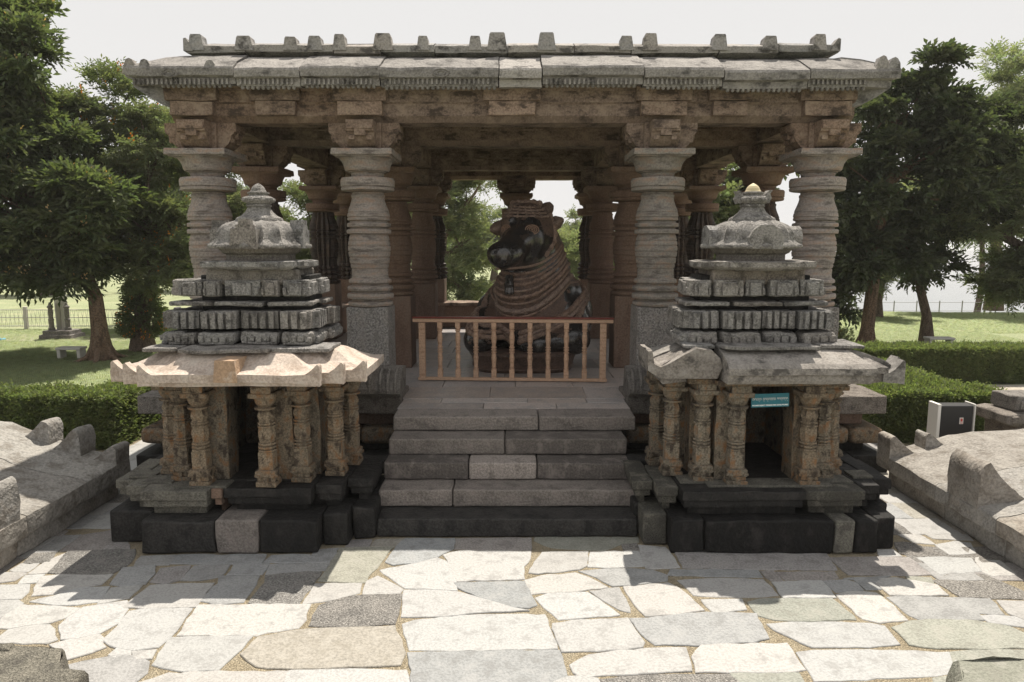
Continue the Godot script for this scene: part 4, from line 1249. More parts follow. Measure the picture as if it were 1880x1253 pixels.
	var w1 := [0.5, 0.06, 0.55, 0.06, 0.58, 0.06, 0.45] if not right else [0.3, 0.05, 0.6, 0.05, 0.62, 0.05, 0.6]
	w1 = [0.46, 0.58, 0.6, 0.5] if not right else [0.5, 0.62, 0.55, 0.55]
	var rx := tx if right else tx - 0.09
	ring_of_stones(o, "lotus_stone", 1.935, 2.05, rx, 0.74, 0.44, w1, 0.24, "lotus", ls)
	ring_of_stones(o, "finned_stone", 2.08, 2.255, rx, 0.71, 0.38, w1, 0.22, "fins", ls)
	ring_of_stones(o, "ledge_slab", 2.3, 2.342, rx, 0.69, 0.35, [0.5, 0.6, 0.55], 0.3, "plain", ls)
	ring_of_stones(o, "faced_stone", 2.395, 2.555, rx, 0.65, 0.32, [0.35, 0.25, 0.5, 0.25, 0.35] if not right else [0.25, 0.42, 0.3, 0.42, 0.35], 0.22, "faces", ls)
	blk(o, "drum", "carved_stone", cx + tx - 0.46, cx + tx + 0.46, 2.5, 2.67, -7.12 + TZ - 0.3, -7.12 + TZ + 0.3, 0.03, 0.01)
	var rim := 0.52 if not right else 0.57
	g = Geo.new()
	g_plan(g, stepped([[rim * 0.6, rim * 0.86], [rim * 0.86, rim * 0.75], [rim, rim * 0.5]]), [Vector2(-0.08, 2.655), Vector2(-0.02, 2.672), Vector2(0.0, 2.69), Vector2(0.0, 2.735), Vector2(-0.03, 2.742)], 0.009, at)
	put("ledge_slab", g, ls, o, Vector3(tx, 0, TZ), tint(0.1))
	g = Geo.new()
	g_lathe(g, [Vector2(0.36, 2.73), Vector2(0.36, 2.8), Vector2(0.4, 2.82), Vector2(0.43, 2.86), Vector2(0.44, 2.87)], 32, Vector3.ZERO, 16, 0.05)
	top_part(put("drum", g, "carved_stone", o), tx)
	# lobed dome
	g = Geo.new()
	var dome := [[0.46, 2.862], [0.53, 2.868], [0.545, 2.885], [0.54, 2.905], [0.49, 2.935], [0.46, 2.97], [0.455, 3.02], [0.43, 3.07], [0.385, 3.115], [0.3, 3.15], [0.24, 3.168], [0.2, 3.172], [0.0, 3.176]]
	var dp := []
	for d in dome:
		dp.append(Vector2(d[0], d[1]))
	g_lathe(g, dp, 128, Vector3.ZERO, 16 if not right else 20, 0.1 if not right else 0.07)
	top_part(put("dome", g.smoothed(), ls, o), tx)
	for k in 4:
		var tr := Transform3D(Basis(Vector3.UP, k * PI / 2.0), Vector3.ZERO)
		g = Geo.new()
		if right:
			g_push(g, [Vector2(-0.17, 0), Vector2(0.17, 0), Vector2(0.175, 0.12), Vector2(0.14, 0.19), Vector2(0.06, 0.235), Vector2(-0.06, 0.235), Vector2(-0.14, 0.19), Vector2(-0.175, 0.12)], -0.12, 0.03, tr, 0.01)
		else:
			g_push(g, [Vector2(-0.145, 0), Vector2(0.145, 0), Vector2(0.145, 0.06), Vector2(0.13, 0.06), Vector2(0.13, 0.2), Vector2(0.075, 0.2), Vector2(0.075, 0.24), Vector2(0.05, 0.24), Vector2(0.05, 0.3), Vector2(-0.05, 0.3), Vector2(-0.05, 0.24), Vector2(-0.075, 0.24), Vector2(-0.075, 0.2), Vector2(-0.13, 0.2), Vector2(-0.13, 0.06), Vector2(-0.145, 0.06)], -0.12, 0.03, tr, 0.006)
		var n := put("dome_niche", g, ls, o, tr * Vector3(0, 2.865, 0.47), tint(0.1))
		top_part(n, tx)
	# neck, pot and tip of the finial
	g = Geo.new()
	g_lathe(g, [Vector2(0.25, 3.165), Vector2(0.24, 3.19), Vector2(0.19, 3.215), Vector2(0.15, 3.25), Vector2(0.125, 3.29), Vector2(0.12, 3.31), Vector2(0.135, 3.313), Vector2(0.13, 3.335), Vector2(0.1, 3.34)], 28)
	top_part(put("finial_neck", g, ls, o), tx)
	g = Geo.new()
	g_lathe(g, [Vector2(0.1, 3.33), Vector2(0.13, 3.345), Vector2(0.152, 3.375), Vector2(0.155, 3.4), Vector2(0.135, 3.42), Vector2(0.1, 3.432), Vector2(0.1, 3.445), Vector2(0.115, 3.45), Vector2(0.115, 3.465), Vector2(0.08, 3.472)], 28)
	for k in 8:
		var t := TAU * k / 8.0 + 0.2
		g_lathe(g, [Vector2(0.0, -0.03), Vector2(0.025, -0.02), Vector2(0.034, 0.0), Vector2(0.025, 0.02), Vector2(0.0, 0.03)], 8, Vector3(cos(t) * 0.15, 3.385, sin(t) * 0.15))
	if right:
		for s in [-1.0, 1.0]:
			g_push(g, [Vector2(0.1 * s, 3.36), Vector2(0.17 * s, 3.35), Vector2(0.19 * s, 3.4), Vector2(0.17 * s, 3.44), Vector2(0.19 * s, 3.48), Vector2(0.15 * s, 3.485), Vector2(0.12 * s, 3.44)], -0.06, 0.06, Transform3D(), 0.006)
	top_part(put("finial_pot", g, ls, o), tx)
	g = Geo.new()
	g_lathe(g, [Vector2(0.08, 3.468), Vector2(0.085, 3.475), Vector2(0.075, 3.49), Vector2(0.07, 3.505), Vector2(0.055, 3.53), Vector2(0.025, 3.553), Vector2(0.0, 3.565)], 20)
	top_part(put("finial_tip", g, "tip_gold" if right else ls, o), tx)

func top_part(m: MeshInstance3D, tx: float) -> void:
	# the crown of the tower is a little smaller than drawn and stands over the tower's middle
	var k := 0.94
	m.scale = Vector3.ONE * k
	m.position = Vector3(tx, 2.86 * (1.0 - k), TZ) + m.position * k

func horn(h: float, l: float) -> Array:
	# upturned tip seen from the side: upright outer face at x = 0, sweeping down inwards
	var p := [Vector2(-l, -0.08), Vector2(0.0, -0.1)]
	for k in 5:
		var t := k / 4.0
		p.append(Vector2(-0.12 * l * (1.0 - cos(t * PI * 0.5)) * 1.0, h * (0.72 + 0.28 * sin(t * PI * 0.5))))
	for k in 7:
		var t := (k + 1) / 7.0
		p.append(Vector2(lerpf(-0.14 * l, -l, t), h * pow(1.0 - t, 2.2)))
	return p

func eave_bump(o: Node3D, at: Vector3, turn: float, h: float, w: float, mat: String) -> void:
	var g := Geo.new()
	g_push(g, fine(horn(h, 0.2), 0.03), -w / 2, w / 2, Transform3D(Basis(Vector3.UP, turn), Vector3.ZERO), 0.003)
	put("eave_tip", g.smoothed(), mat, o, at, tint(0.06, 0.01))

func left_eave(o: Node3D, at: Vector3) -> void:
	var plan := stepped([[0.83, 0.74], [1.02, 0.62], [1.2, 0.5]])
	var g := Geo.new()
	g_plan(g, plan, [Vector2(-0.4, 1.623), Vector2(-0.04, 1.615), Vector2(-0.03, 1.65), Vector2(0.0, 1.655), Vector2(0.0, 1.73), Vector2(-0.09, 1.745), Vector2(-0.2, 1.79), Vector2(-0.32, 1.865), Vector2(-0.4, 1.9), Vector2(-0.45, 1.905)], 0.006, at, true, true, 0.16)
	put("eave", g, "cream_stone", o, Vector3(0.07, 0, 0))
	for s in [-1.0, 1.0]:
		# small horns on every corner of the stepped eave
		for c in [[0.8, 0.74, 0.0], [0.99, 0.62, 0.0], [1.17, 0.5, 0.0]]:
			eave_bump(o, Vector3(0.07 + s * (c[0] + 0.03), 1.72, c[1] - 0.05), 0.0 if s > 0 else PI, 0.1, 0.09, "cream_stone")
	g = Geo.new()
	g_push(g, [Vector2(-0.115, 0), Vector2(0.115, 0), Vector2(0.09, 0.2), Vector2(-0.09, 0.2)], -0.35, 0.008, Transform3D(), 0.004)
	put("eave_crest", g, "cream_stone", o, Vector3(0.05, 1.66, 0.745), Color(0.85, 0.7, 0.55))
	for q in [[-0.5, 0.35, 0.4], [0.35, 0.9, 0.3], [-0.88, -0.55, 0.32]]:
		blk(o, "roof_slab", "lichen_stone", at.x + q[0], at.x + q[1], 1.885, 1.925, at.z - 0.1, at.z + q[2] + 0.08, 0.01, 0.008)

func right_eave(o: Node3D, at: Vector3) -> void:
	var m := "eave_stone"
	var prof := [[-0.35, 1.622], [-0.02, 1.62], [0.0, 1.65], [0.0, 1.7], [0.035, 1.71], [0.03, 1.77], [-0.02, 1.81], [-0.12, 1.85], [-0.3, 1.91], [-0.42, 1.93], [-0.5, 1.93]]
	# one great slab in front, then lower pieces at the flanks with upturned ends
	eave_piece(o, "eave", prof, 0.0, at + Vector3(0, 0, 0.62), -0.5, 0.84, 0.0, 0.4, Color(1.05, 1.03, 1.0), 0.0, false, m)
	eave_piece(o, "eave", prof, 0.0, at + Vector3(0, 0, 0.48), 0.88, 1.0, -0.3, 0.9, Color(0.9, 0.88, 0.86), -0.02, false, m)
	eave_piece(o, "eave", prof, PI / 2.0, at + Vector3(1.06, 0, 0), -0.42, 0.1, 0.4, 0.0, Color(0.95, 0.95, 0.95), 0.0, false, m)
	eave_piece(o, "eave", prof, PI / 2.0, at + Vector3(1.06, 0, 0), 0.11, 0.55, 0.0, 0.8, Color(0.9, 0.9, 0.9), 0.0, false, m)
	eave_piece(o, "eave", prof, -PI / 2.0, at + Vector3(-1.08, 0, 0), -0.5, 0.0, 0.8, 0.0, Color(0.9, 0.9, 0.88), -0.02, false, m)
	eave_piece(o, "eave", prof, -PI / 2.0, at + Vector3(-1.08, 0, 0), 0.01, 0.4, 0.0, 0.5, Color(0.85, 0.82, 0.8), -0.04, false, m)
	eave_piece(o, "eave", prof, PI, at + Vector3(0, 0, -0.55), -0.95, 0.95, 0.8, 0.8, Color(0.9, 0.9, 0.9), 0.0, false, m)
	var g := Geo.new()
	# broken flank piece beside the front slab
	g_push(g, [Vector2(-0.55, 1.63), Vector2(0.0, 1.63), Vector2(0.05, 1.75), Vector2(0.02, 1.84), Vector2(-0.05, 1.91), Vector2(-0.2, 1.93), Vector2(-0.34, 1.86), Vector2(-0.46, 1.78), Vector2(-0.54, 1.755), Vector2(-0.6, 1.79), Vector2(-0.62, 1.9), Vector2(-0.66, 1.9), Vector2(-0.66, 1.72)], -0.1, 0.44, Transform3D(), 0.012)
	put("eave", g.smoothed(), m, o, Vector3(-0.55, 0, 0), Color(0.85, 0.82, 0.78))
	for s in [[1.14, 0.5], [1.2, 0.3]]:
		eave_bump(o, Vector3(s[0] + 0.05, 1.7, s[1] - 0.05), 0.0, 0.13, 0.14, m)
	for q in [[-0.5, 0.42, 0.45], [0.45, 0.88, 0.36], [-0.85, -0.55, 0.34]]:
		blk(o, "roof_slab", "lichen_stone", at.x + q[0], at.x + q[1], 1.915, 1.95, at.z - 0.1, at.z + q[2], 0.01, 0.01)

func warning_sign() -> void:
	# hangs in the doorway of the right-hand shrine
	var o := thing("warning_sign", "blue sign with white lettering hanging in the right shrine's dark doorway", "sign", Vector3(2.5 + 0.015, 1.4, -7.62 + 0.8))
	o.rotation.z = 0.035
	var g := Geo.new()
	g_box(g, Vector3.ZERO, Vector3(0.37, 0.135, 0.008), 0.002, 0.0, 1.0)
	put("board", g, "sign_blue", o)
	var font := SystemFont.new()
	font.font_names = PackedStringArray(["Droid Sans"])
	font.font_weight = 700
	var t := TextMesh.new()
	t.font = font
	t.text = "PLEASE DON'T TOUCH THE SCULPTURE!"
	t.font_size = 24
	t.pixel_size = 0.00079
	t.depth = 0.001
	put("lettering", t, "sign_white", o, Vector3(0, -0.047, 0.0055))
	# the upper line is in a rounded southern script: loops and hooks with marks below
	var r2 := RandomNumberGenerator.new()
	r2.seed = 5
	var lg := Geo.new()
	var x := -0.172
	for word in [5, 7, 6]:
		for k in word:
			var w := 0.0165
			var pts := []
			var rad := []
			var turn := r2.randf_range(0.6, 1.0)
			for i in 9:
				var a := -0.6 + TAU * turn * i / 8.0
				pts.append(Vector3(x + w * 0.5 + cos(a) * w * 0.42, 0.012 + sin(a) * 0.009, 0.0052))
				rad.append(0.0018)
			g_tube(lg, pts, rad, 5, false)
			g_tube(lg, [Vector3(x, 0.024, 0.0052), Vector3(x + w * 0.8, 0.026, 0.0052)], [0.0016, 0.0016], 5)
			if r2.randf() < 0.35:
				g_tube(lg, [Vector3(x + w * 0.5, -0.006, 0.0052), Vector3(x + w * 0.8, -0.011, 0.0052)], [0.0018, 0.0016], 5)
			x += w + 0.0015
		x += 0.011
	put("script_line", lg, "sign_white", o)
	lg = Geo.new()
	g_tube(lg, [Vector3(-0.12, 0.066, 0.0), Vector3(-0.1, 0.2, -0.03)], [0.0015, 0.0015], 5)
	g_tube(lg, [Vector3(0.12, 0.066, 0.0), Vector3(0.1, 0.2, -0.03)], [0.0015, 0.0015], 5)
	put("hanging_wire", lg, "black_metal", o)

# ---------------------------------------------------------------- bull

var bones := []
func bull_sdf(p: Vector3, use: Array) -> float:
	var d := 1e9
	for i in use:
		var b: Array = bones[i]
		var a: Vector3 = b[0]
		var ab: Vector3 = b[4]
		var t := clampf((p - a).dot(ab) * b[5], 0.0, 1.0)
		var e: float = (p - a - ab * t).length() - lerpf(b[2], b[3], t)
		var k := 0.09
		var h := clampf(0.5 + 0.5 * (d - e) / k, 0.0, 1.0)
		d = lerpf(d, e, h) - k * h * (1.0 - h) if d < 1e8 else e
	return d

func all_bones() -> Array:
	return range(bones.size())

func march(from: Vector3, dir: Vector3) -> Vector3:
	var all := all_bones()
	var t := 0.0
	for i in 40:
		var d := bull_sdf(from + dir * t, all)
		if d < 0.003 or t > 3.0:
			break
		t += d * 0.9
	return from + dir * t

func bull_mesh(cell: float, lo: Vector3, hi: Vector3) -> ArrayMesh:
	var bs := 6
	var n := Vector3i(((hi - lo) / (cell * bs)).ceil())
	var val := {}
	var cells := {}
	var nx := n.x * bs + 2
	var ny := n.y * bs + 2
	var reach := cell * bs * 0.87
	for bx in n.x:
		for by in n.y:
			for bz in n.z:
				var c := lo + Vector3(bx + 0.5, by + 0.5, bz + 0.5) * (cell * bs)
				var use := []
				var near := 1e9
				for i in bones.size():
					var b: Array = bones[i]
					var t := clampf((c - b[0]).dot(b[4]) * b[5], 0.0, 1.0)
					var e: float = (c - b[0] - b[4] * t).length() - lerpf(b[2], b[3], t)
					near = minf(near, e)
					if e < reach + 0.2:
						use.append(i)
				if absf(near) > reach + 0.12 or use.is_empty():
					continue
				for i in bs:
					for j in bs:
						for k in bs:
							var gx := bx * bs + i
							var gy := by * bs + j
							var gz := bz * bs + k
							cells[gx + nx * (gy + ny * gz)] = Vector3i(gx, gy, gz)
				for i in bs + 1:
					for j in bs + 1:
						for k in bs + 1:
							var id := (bx * bs + i) + nx * ((by * bs + j) + ny * (bz * bs + k))
							if not val.has(id):
								val[id] = bull_sdf(lo + Vector3(bx * bs + i, by * bs + j, bz * bs + k) * cell, use)
	# surface nets
	var vid := {}
	var verts := PackedVector3Array()
	var off := [0, 1, nx, nx + 1, nx * ny, nx * ny + 1, nx * ny + nx, nx * ny + nx + 1]
	var edges := [[0, 1], [2, 3], [4, 5], [6, 7], [0, 2], [1, 3], [4, 6], [5, 7], [0, 4], [1, 5], [2, 6], [3, 7]]
	for id in cells:
		var vs := []
		var neg := 0
		for o in off:
			var f: float = val[id + o]
			vs.append(f)
			if f < 0.0:
				neg += 1
		if neg == 0 or neg == 8:
			continue
		var sum := Vector3.ZERO
		var cnt := 0
		for e in edges:
			var fa: float = vs[e[0]]
			var fb: float = vs[e[1]]
			if (fa < 0.0) != (fb < 0.0):
				var t := fa / (fa - fb)
				var pa := Vector3(e[0] & 1, (e[0] >> 1) & 1, e[0] >> 2)
				var pb := Vector3(e[1] & 1, (e[1] >> 1) & 1, e[1] >> 2)
				sum += pa.lerp(pb, t)
				cnt += 1
		var cc: Vector3i = cells[id]
		vid[id] = verts.size()
		verts.append(lo + (Vector3(cc) + sum / cnt) * cell)
	var idx := PackedInt32Array()
	var dirs := [[1, nx, nx * ny], [nx, nx * ny, 1], [nx * ny, 1, nx]]
	for id in vid:
		for dd in dirs:
			var fa: float = val[id]
			if not val.has(id + dd[0]):
				continue
			var fb: float = val[id + dd[0]]
			if (fa < 0.0) == (fb < 0.0):
				continue
			var q := [id, id - dd[1], id - dd[1] - dd[2], id - dd[2]]
			if not (vid.has(q[1]) and vid.has(q[2]) and vid.has(q[3])):
				continue
			var v := [vid[q[0]], vid[q[1]], vid[q[2]], vid[q[3]]]
			if fa >= 0.0:
				idx.append_array(PackedInt32Array([v[0], v[1], v[2], v[0], v[2], v[3]]))
			else:
				idx.append_array(PackedInt32Array([v[0], v[2], v[1], v[0], v[3], v[2]]))
	var nrm := PackedVector3Array()
	nrm.resize(verts.size())
	for t in range(0, idx.size(), 3):
		var fn := (verts[idx[t + 2]] - verts[idx[t]]).cross(verts[idx[t + 1]] - verts[idx[t]])
		for k in 3:
			nrm[idx[t + k]] += fn
	for i in nrm.size():
		nrm[i] = nrm[i].normalized()
	# the hide is polished black where hands and oil have worn it, brown where it is carved
	var split := [PackedInt32Array(), PackedInt32Array()]
	for t in range(0, idx.size(), 3):
		var c := (verts[idx[t]] + verts[idx[t + 1]] + verts[idx[t + 2]]) / 3.0
		split[0 if worn(c) else 1].append_array(PackedInt32Array([idx[t], idx[t + 1], idx[t + 2]]))
	var m := ArrayMesh.new()
	var col := PackedColorArray()
	col.resize(verts.size())
	col.fill(Color(0.625, 0.625, 0.625))
	for k in 2:
		var arr := []
		arr.resize(Mesh.ARRAY_MAX)
		arr[Mesh.ARRAY_VERTEX] = verts
		arr[Mesh.ARRAY_NORMAL] = nrm
		arr[Mesh.ARRAY_INDEX] = split[k]
		arr[Mesh.ARRAY_COLOR] = col
		m.add_surface_from_arrays(Mesh.PRIMITIVE_TRIANGLES, arr)
		m.surface_set_material(k, M[["bull_polished", "bull_base"][k]])
	return m

func worn(p: Vector3) -> bool:
	var n := wn.get_noise_3d(p.x * 4.0, p.y * 4.0, p.z * 4.0) * 0.12
	if p.y > 1.55 and p.z > 1.0:
		# face: black from the brow down to the nose, crown left brown
		return p.z > 1.3 + n or (p.y < 2.28 + n and p.x < 0.12 + n and p.x > -0.16 + n) or (p.y < 2.12 + n and p.x > 0.1)
	if p.y > 1.3:
		return p.z < 0.1 + n
	if p.x > 0.75 + n or p.x < -0.5 + n:
		return true
	return p.y < 0.62 + n

func bone(a: Vector3, b: Vector3, ra: float, rb: float) -> void:
	var ab := b - a
	bones.append([a, b, ra, rb, ab, 1.0 / maxf(ab.length_squared(), 1e-6)])

# a carved band laid on the hide along points found by casting rays at the body
func band(o: Node3D, called: String, pts: Array, r: float, bead: float, mat := "bull_carved", segs := 6) -> void:
	var g := Geo.new()
	var rad := []
	for i in pts.size():
		rad.append(r)
	g_tube(g, pts, rad, segs, true)
	if bead > 0.0:
		for i in pts.size():
			if i % 2 == 0:
				g_lathe(g, [Vector2(0.0, -bead), Vector2(bead * 0.7, -bead * 0.7), Vector2(bead, 0), Vector2(bead * 0.7, bead * 0.7), Vector2(0, bead)], 7, pts[i])
	put(called, g, mat, o, Vector3.ZERO, tint(0.15))

func bull() -> void:
	var o := thing("bull_statue", "large dark polished stone bull with carved necklaces, lying on a plinth in the pavilion", "statue", Vector3(0.12, FLOOR, -12.2))
	var V := func(x: float, y: float, z: float) -> Vector3: return Vector3(x, y, z)
	# trunk, lying down, and hump
	bone(V.call(0.3, 0.95, 0.3), V.call(0.3, 0.9, -1.5), 0.72, 0.66)
	bone(V.call(0.3, 0.75, 0.45), V.call(0.3, 0.7, -1.4), 0.74, 0.72)
	bone(V.call(0.72, 1.0, 0.35), V.call(0.75, 0.75, 0.2), 0.42, 0.46)
	bone(V.call(-0.12, 1.0, 0.4), V.call(-0.2, 0.75, 0.3), 0.42, 0.46)
	bone(V.call(0.55, 1.55, -0.05), V.call(0.5, 1.35, -0.45), 0.33, 0.3)
	# neck and chest
	bone(V.call(0.3, 1.0, 0.55), V.call(0.3, 1.5, 0.6), 0.56, 0.5)
	bone(V.call(0.3, 1.5, 0.6), V.call(0.27, 1.95, 0.72), 0.5, 0.4)
	bone(V.call(0.05, 0.6, 0.8), V.call(0.0, 1.3, 0.95), 0.38, 0.36)
	bone(V.call(0.0, 1.3, 0.95), V.call(0.1, 1.7, 0.95), 0.34, 0.3)
	# head, turned a little to the left of the viewer
	bone(V.call(0.16, 2.2, 0.9), V.call(0.1, 2.12, 1.08), 0.38, 0.32)
	bone(V.call(0.07, 2.1, 1.16), V.call(-0.11, 1.95, 1.46), 0.28, 0.195)
	bone(V.call(-0.17, 1.86, 1.58), V.call(-0.24, 1.82, 1.66), 0.21, 0.215)
	bone(V.call(-0.09, 1.84, 1.62), V.call(-0.37, 1.83, 1.6), 0.12, 0.12)
	bone(V.call(0.12, 1.86, 1.02), V.call(-0.1, 1.73, 1.42), 0.27, 0.13)
	bone(V.call(-0.16, 1.7, 1.45), V.call(-0.2, 1.68, 1.56), 0.12, 0.1)
	bone(V.call(0.3, 2.08, 0.98), V.call(0.2, 2.0, 1.16), 0.22, 0.19)
	bone(V.call(-0.1, 2.1, 1.04), V.call(-0.12, 2.02, 1.18), 0.22, 0.17)
	bone(V.call(0.12, 2.4, 0.92), V.call(-0.04, 2.34, 1.1), 0.23, 0.2)
	# brows
	bone(V.call(0.25, 2.3, 1.14), V.call(0.16, 2.34, 1.24), 0.09, 0.07)
	bone(V.call(-0.2, 2.3, 1.12), V.call(-0.14, 2.33, 1.22), 0.09, 0.07)
	# folded front legs: knees forward, hooves tucked under
	bone(V.call(0.86, 0.7, 0.7), V.call(0.86, 0.52, 1.12), 0.28, 0.24)
	bone(V.call(0.86, 0.5, 1.12), V.call(0.3, 0.42, 1.25), 0.22, 0.15)
	bone(V.call(0.3, 0.42, 1.25), V.call(0.1, 0.4, 1.2), 0.15, 0.13)
	bone(V.call(-0.5, 0.7, 0.7), V.call(-0.64, 0.5, 1.12), 0.28, 0.23)
	bone(V.call(-0.64, 0.48, 1.12), V.call(-0.4, 0.42, 0.6), 0.2, 0.14)
	# haunches
	bone(V.call(0.95, 0.7, -1.1), V.call(1.0, 0.55, -0.5), 0.45, 0.3)
	bone(V.call(-0.35, 0.7, -1.1), V.call(-0.4, 0.55, -0.5), 0.45, 0.3)
	var body := MeshInstance3D.new()
	body.name = "body"
	body.mesh = bull_mesh(0.034, V.call(-1.15, 0.2, -2.4), V.call(1.65, 2.75, 2.05))
	o.add_child(body)
	# plinth with a flaring lip
	var g := Geo.new()
	var rp := []
	for k in 40:
		var t := TAU * k / 40.0
		var c := cos(t)
		var s := sin(t)
		rp.append(Vector2(0.06 + signf(c) * pow(absf(c), 0.55) * 0.9, -0.25 + signf(s) * pow(absf(s), 0.4) * 1.72))
	g_plan(g, rp, [Vector2(-0.1, 0.0), Vector2(-0.06, 0.05), Vector2(-0.08, 0.07), Vector2(-0.05, 0.18), Vector2(0.0, 0.27), Vector2(0.0, 0.31), Vector2(-0.05, 0.33)], 0.0)
	put("plinth", g, "bull_base", o, Vector3.ZERO)
	# ears
	for e in [[V.call(0.42, 2.24, 0.86), V.call(0.68, 2.36, 0.9)], [V.call(-0.2, 2.24, 0.92), V.call(-0.46, 2.2, 0.92)]]:
		g = Geo.new()
		var a: Vector3 = e[0]
		var b: Vector3 = e[1]
		g_tube(g, [a, a.lerp(b, 0.3), a.lerp(b, 0.7), b], [0.07, 0.125, 0.105, 0.035], 10)
		g_tube(g, [a + Vector3(0, 0, 0.07), a.lerp(b, 0.5) + Vector3(0, 0, 0.1), b + Vector3(0, 0, 0.03)], [0.04, 0.07, 0.02], 8)
		put("ear", g, "bull_carved", o, Vector3.ZERO, Color(0.8, 0.8, 0.8))
	for e in [[V.call(0.33, 2.42, 0.85), V.call(0.5, 2.6, 0.82)], [V.call(-0.05, 2.5, 0.95), V.call(-0.12, 2.6, 0.9)]]:
		g = Geo.new()
		var a: Vector3 = e[0]
		var b: Vector3 = e[1]
		g_tube(g, [a, a.lerp(b, 0.4), a.lerp(b, 0.8), b], [0.15, 0.13, 0.09, 0.05], 12)
		put("horn", g, "bull_carved", o, Vector3.ZERO, Color(0.6, 0.6, 0.6))
	# eyes: raised rings
	for e in [V.call(0.24, 2.2, 1.6), V.call(-0.5, 2.23, 1.5)]:
		var to: Vector3 = (V.call(0.06, 2.17, 1.05) - e).normalized()
		var c: Vector3 = march(e, to)
		var side := to.cross(Vector3.UP).normalized()
		var up := side.cross(to)
		g = Geo.new()
		for rr in [0.085, 0.06, 0.036]:
			var pts := []
			var rad := []
			for k in 17:
				var an := TAU * k / 16.0
				pts.append(c + side * cos(an) * rr * 1.25 + up * sin(an) * rr * 0.8)
				rad.append(0.009)
			g_tube(g, pts, rad, 6, false)
		g_lathe(g, [Vector2(0, -0.02), Vector2(0.018, -0.01), Vector2(0.022, 0), Vector2(0.018, 0.01), Vector2(0, 0.02)], 10, c)
		put("eye", g, "bull_carved", o, Vector3.ZERO, Color(1.1, 1.0, 0.9))
	# nostrils
	for e in [V.call(-0.12, 1.86, 2.4), V.call(-0.36, 1.86, 2.4)]:
		var c: Vector3 = march(e, Vector3(0, 0, -1))
		g = Geo.new()
		var pts := []
		var rad := []
		for k in 11:
			var an := TAU * k / 12.0
			pts.append(c + Vector3(cos(an) * 0.05, sin(an) * 0.032, -0.006))
			rad.append(0.011)
		g_tube(g, pts, rad, 6, true)
		put("nostril", g, "bull_polished", o)
	# head harness: rows of ornament over the brow and crown
	for row in [[2.3, 0.5], [2.36, 0.5], [2.42, 0.35], [2.48, 0.2]]:
		var pts := []
		for k in 15:
			var an := lerpf(-1.35, 1.25, k / 14.0)
			var dir := Vector3(sin(an), 0.25, cos(an))
			pts.append(march(V.call(0.05, row[0], 0.95) + dir * 1.1, -dir.normalized()))
		band(o, "brow_band", pts, 0.018, 0.03)
	var crest := []
	for k in 9:
		var an := lerpf(-0.9, 0.9, k / 8.0)
		crest.append(V.call(0.1 + sin(an) * 0.26, 2.56 + cos(an) * 0.06, 0.98))
	band(o, "crown_crest", crest, 0.04, 0.055, "bull_carved", 7)
	var hb := []
	for k in 14:
		var t := k / 13.0
		hb.append(march(V.call(1.6, lerpf(2.42, 1.78, t), lerpf(0.95, 1.0, t)), Vector3(-1, 0, lerpf(0.0, 0.1, t)).normalized()))
	band(o, "cheek_strap", hb, 0.035, 0.05)
	# necklaces: bands sagging from the nape to the front of the throat
	for nb in [[2.0, 1.62, 0.022, 0.026], [1.95, 1.52, 0.026, 0.034], [1.88, 1.44, 0.018, 0.0], [1.82, 1.36, 0.028, 0.036], [1.74, 1.26, 0.018, 0.0], [1.66, 1.16, 0.03, 0.04], [1.57, 1.06, 0.02, 0.0], [1.46, 0.94, 0.045, 0.055], [1.36, 0.86, 0.02, 0.026]]:
		var pts := []
		for k in 33:
			var an := lerpf(-1.9, 2.0, k / 32.0)
			var sag := pow(cos(clampf((an + 0.4) * 0.98, -PI * 0.5, PI * 0.5)), 1.3)
			var y := lerpf(nb[0], nb[1], sag)
			var dir := Vector3(sin(an), 0, cos(an))
			pts.append(march(V.call(0.22, y, 0.55) + dir * 1.6, -dir))
		band(o, "necklace", pts, nb[2], nb[3])
	# bell pendant
	g = Geo.new()
	var pc: Vector3 = march(V.call(-0.16, 1.42, 2.2), Vector3(0, 0, -1))
	g_lathe(g, [Vector2(0.0, -0.2), Vector2(0.075, -0.2), Vector2(0.08, -0.17), Vector2(0.07, -0.1), Vector2(0.085, -0.06), Vector2(0.06, 0.0), Vector2(0.07, 0.04), Vector2(0.05, 0.09), Vector2(0.0, 0.1)], 14, pc + Vector3(0, 0, 0.03))
	put("bell_pendant", g, "bull_polished", o, Vector3.ZERO, Color(1.5, 1.4, 1.3))
	# beaded blanket ropes over each shoulder, meeting low on the chest
	for s in [1.0, -1.0]:
		for lay in [[0.0, 0.05, 0.06], [0.075, 0.04, 0.05], [0.14, 0.045, 0.055]]:
			var pts := []
			for k in 29:
				var t := k / 28.0
				var y = lerpf(1.45, 0.6, t if s > 0 else pow(t, 0.8)) - lay[0] * 0.9
				var an := lerpf(1.9, -0.3, pow(t, 1.1)) if s > 0 else lerpf(-1.8, -0.5, pow(t, 1.2))
				var dir := Vector3(sin(an), 0, cos(an))
				pts.append(march(V.call(0.3, y, 0.3) + dir * 2.0, -dir))
			band(o, "bead_rope", pts, lay[1], lay[2])
	# bells on the anklets
	for s in [[V.call(0.66, 0.47, 1.3), 0.17], [V.call(-0.62, 0.47, 1.3), 0.16]]:
		g = Geo.new()
		for k in 7:
			var an := lerpf(-1.2, 1.2, k / 6.0)
			g_lathe(g, [Vector2(0, -0.03), Vector2(0.025, -0.015), Vector2(0.03, 0), Vector2(0.025, 0.015), Vector2(0, 0.03)], 8, s[0] + Vector3(sin(an) * s[1], cos(an) * s[1] * 0.9 - 0.05, 0.02))
		put("anklet", g, "bull_carved", o, Vector3.ZERO, Color(0.6, 0.6, 0.6))

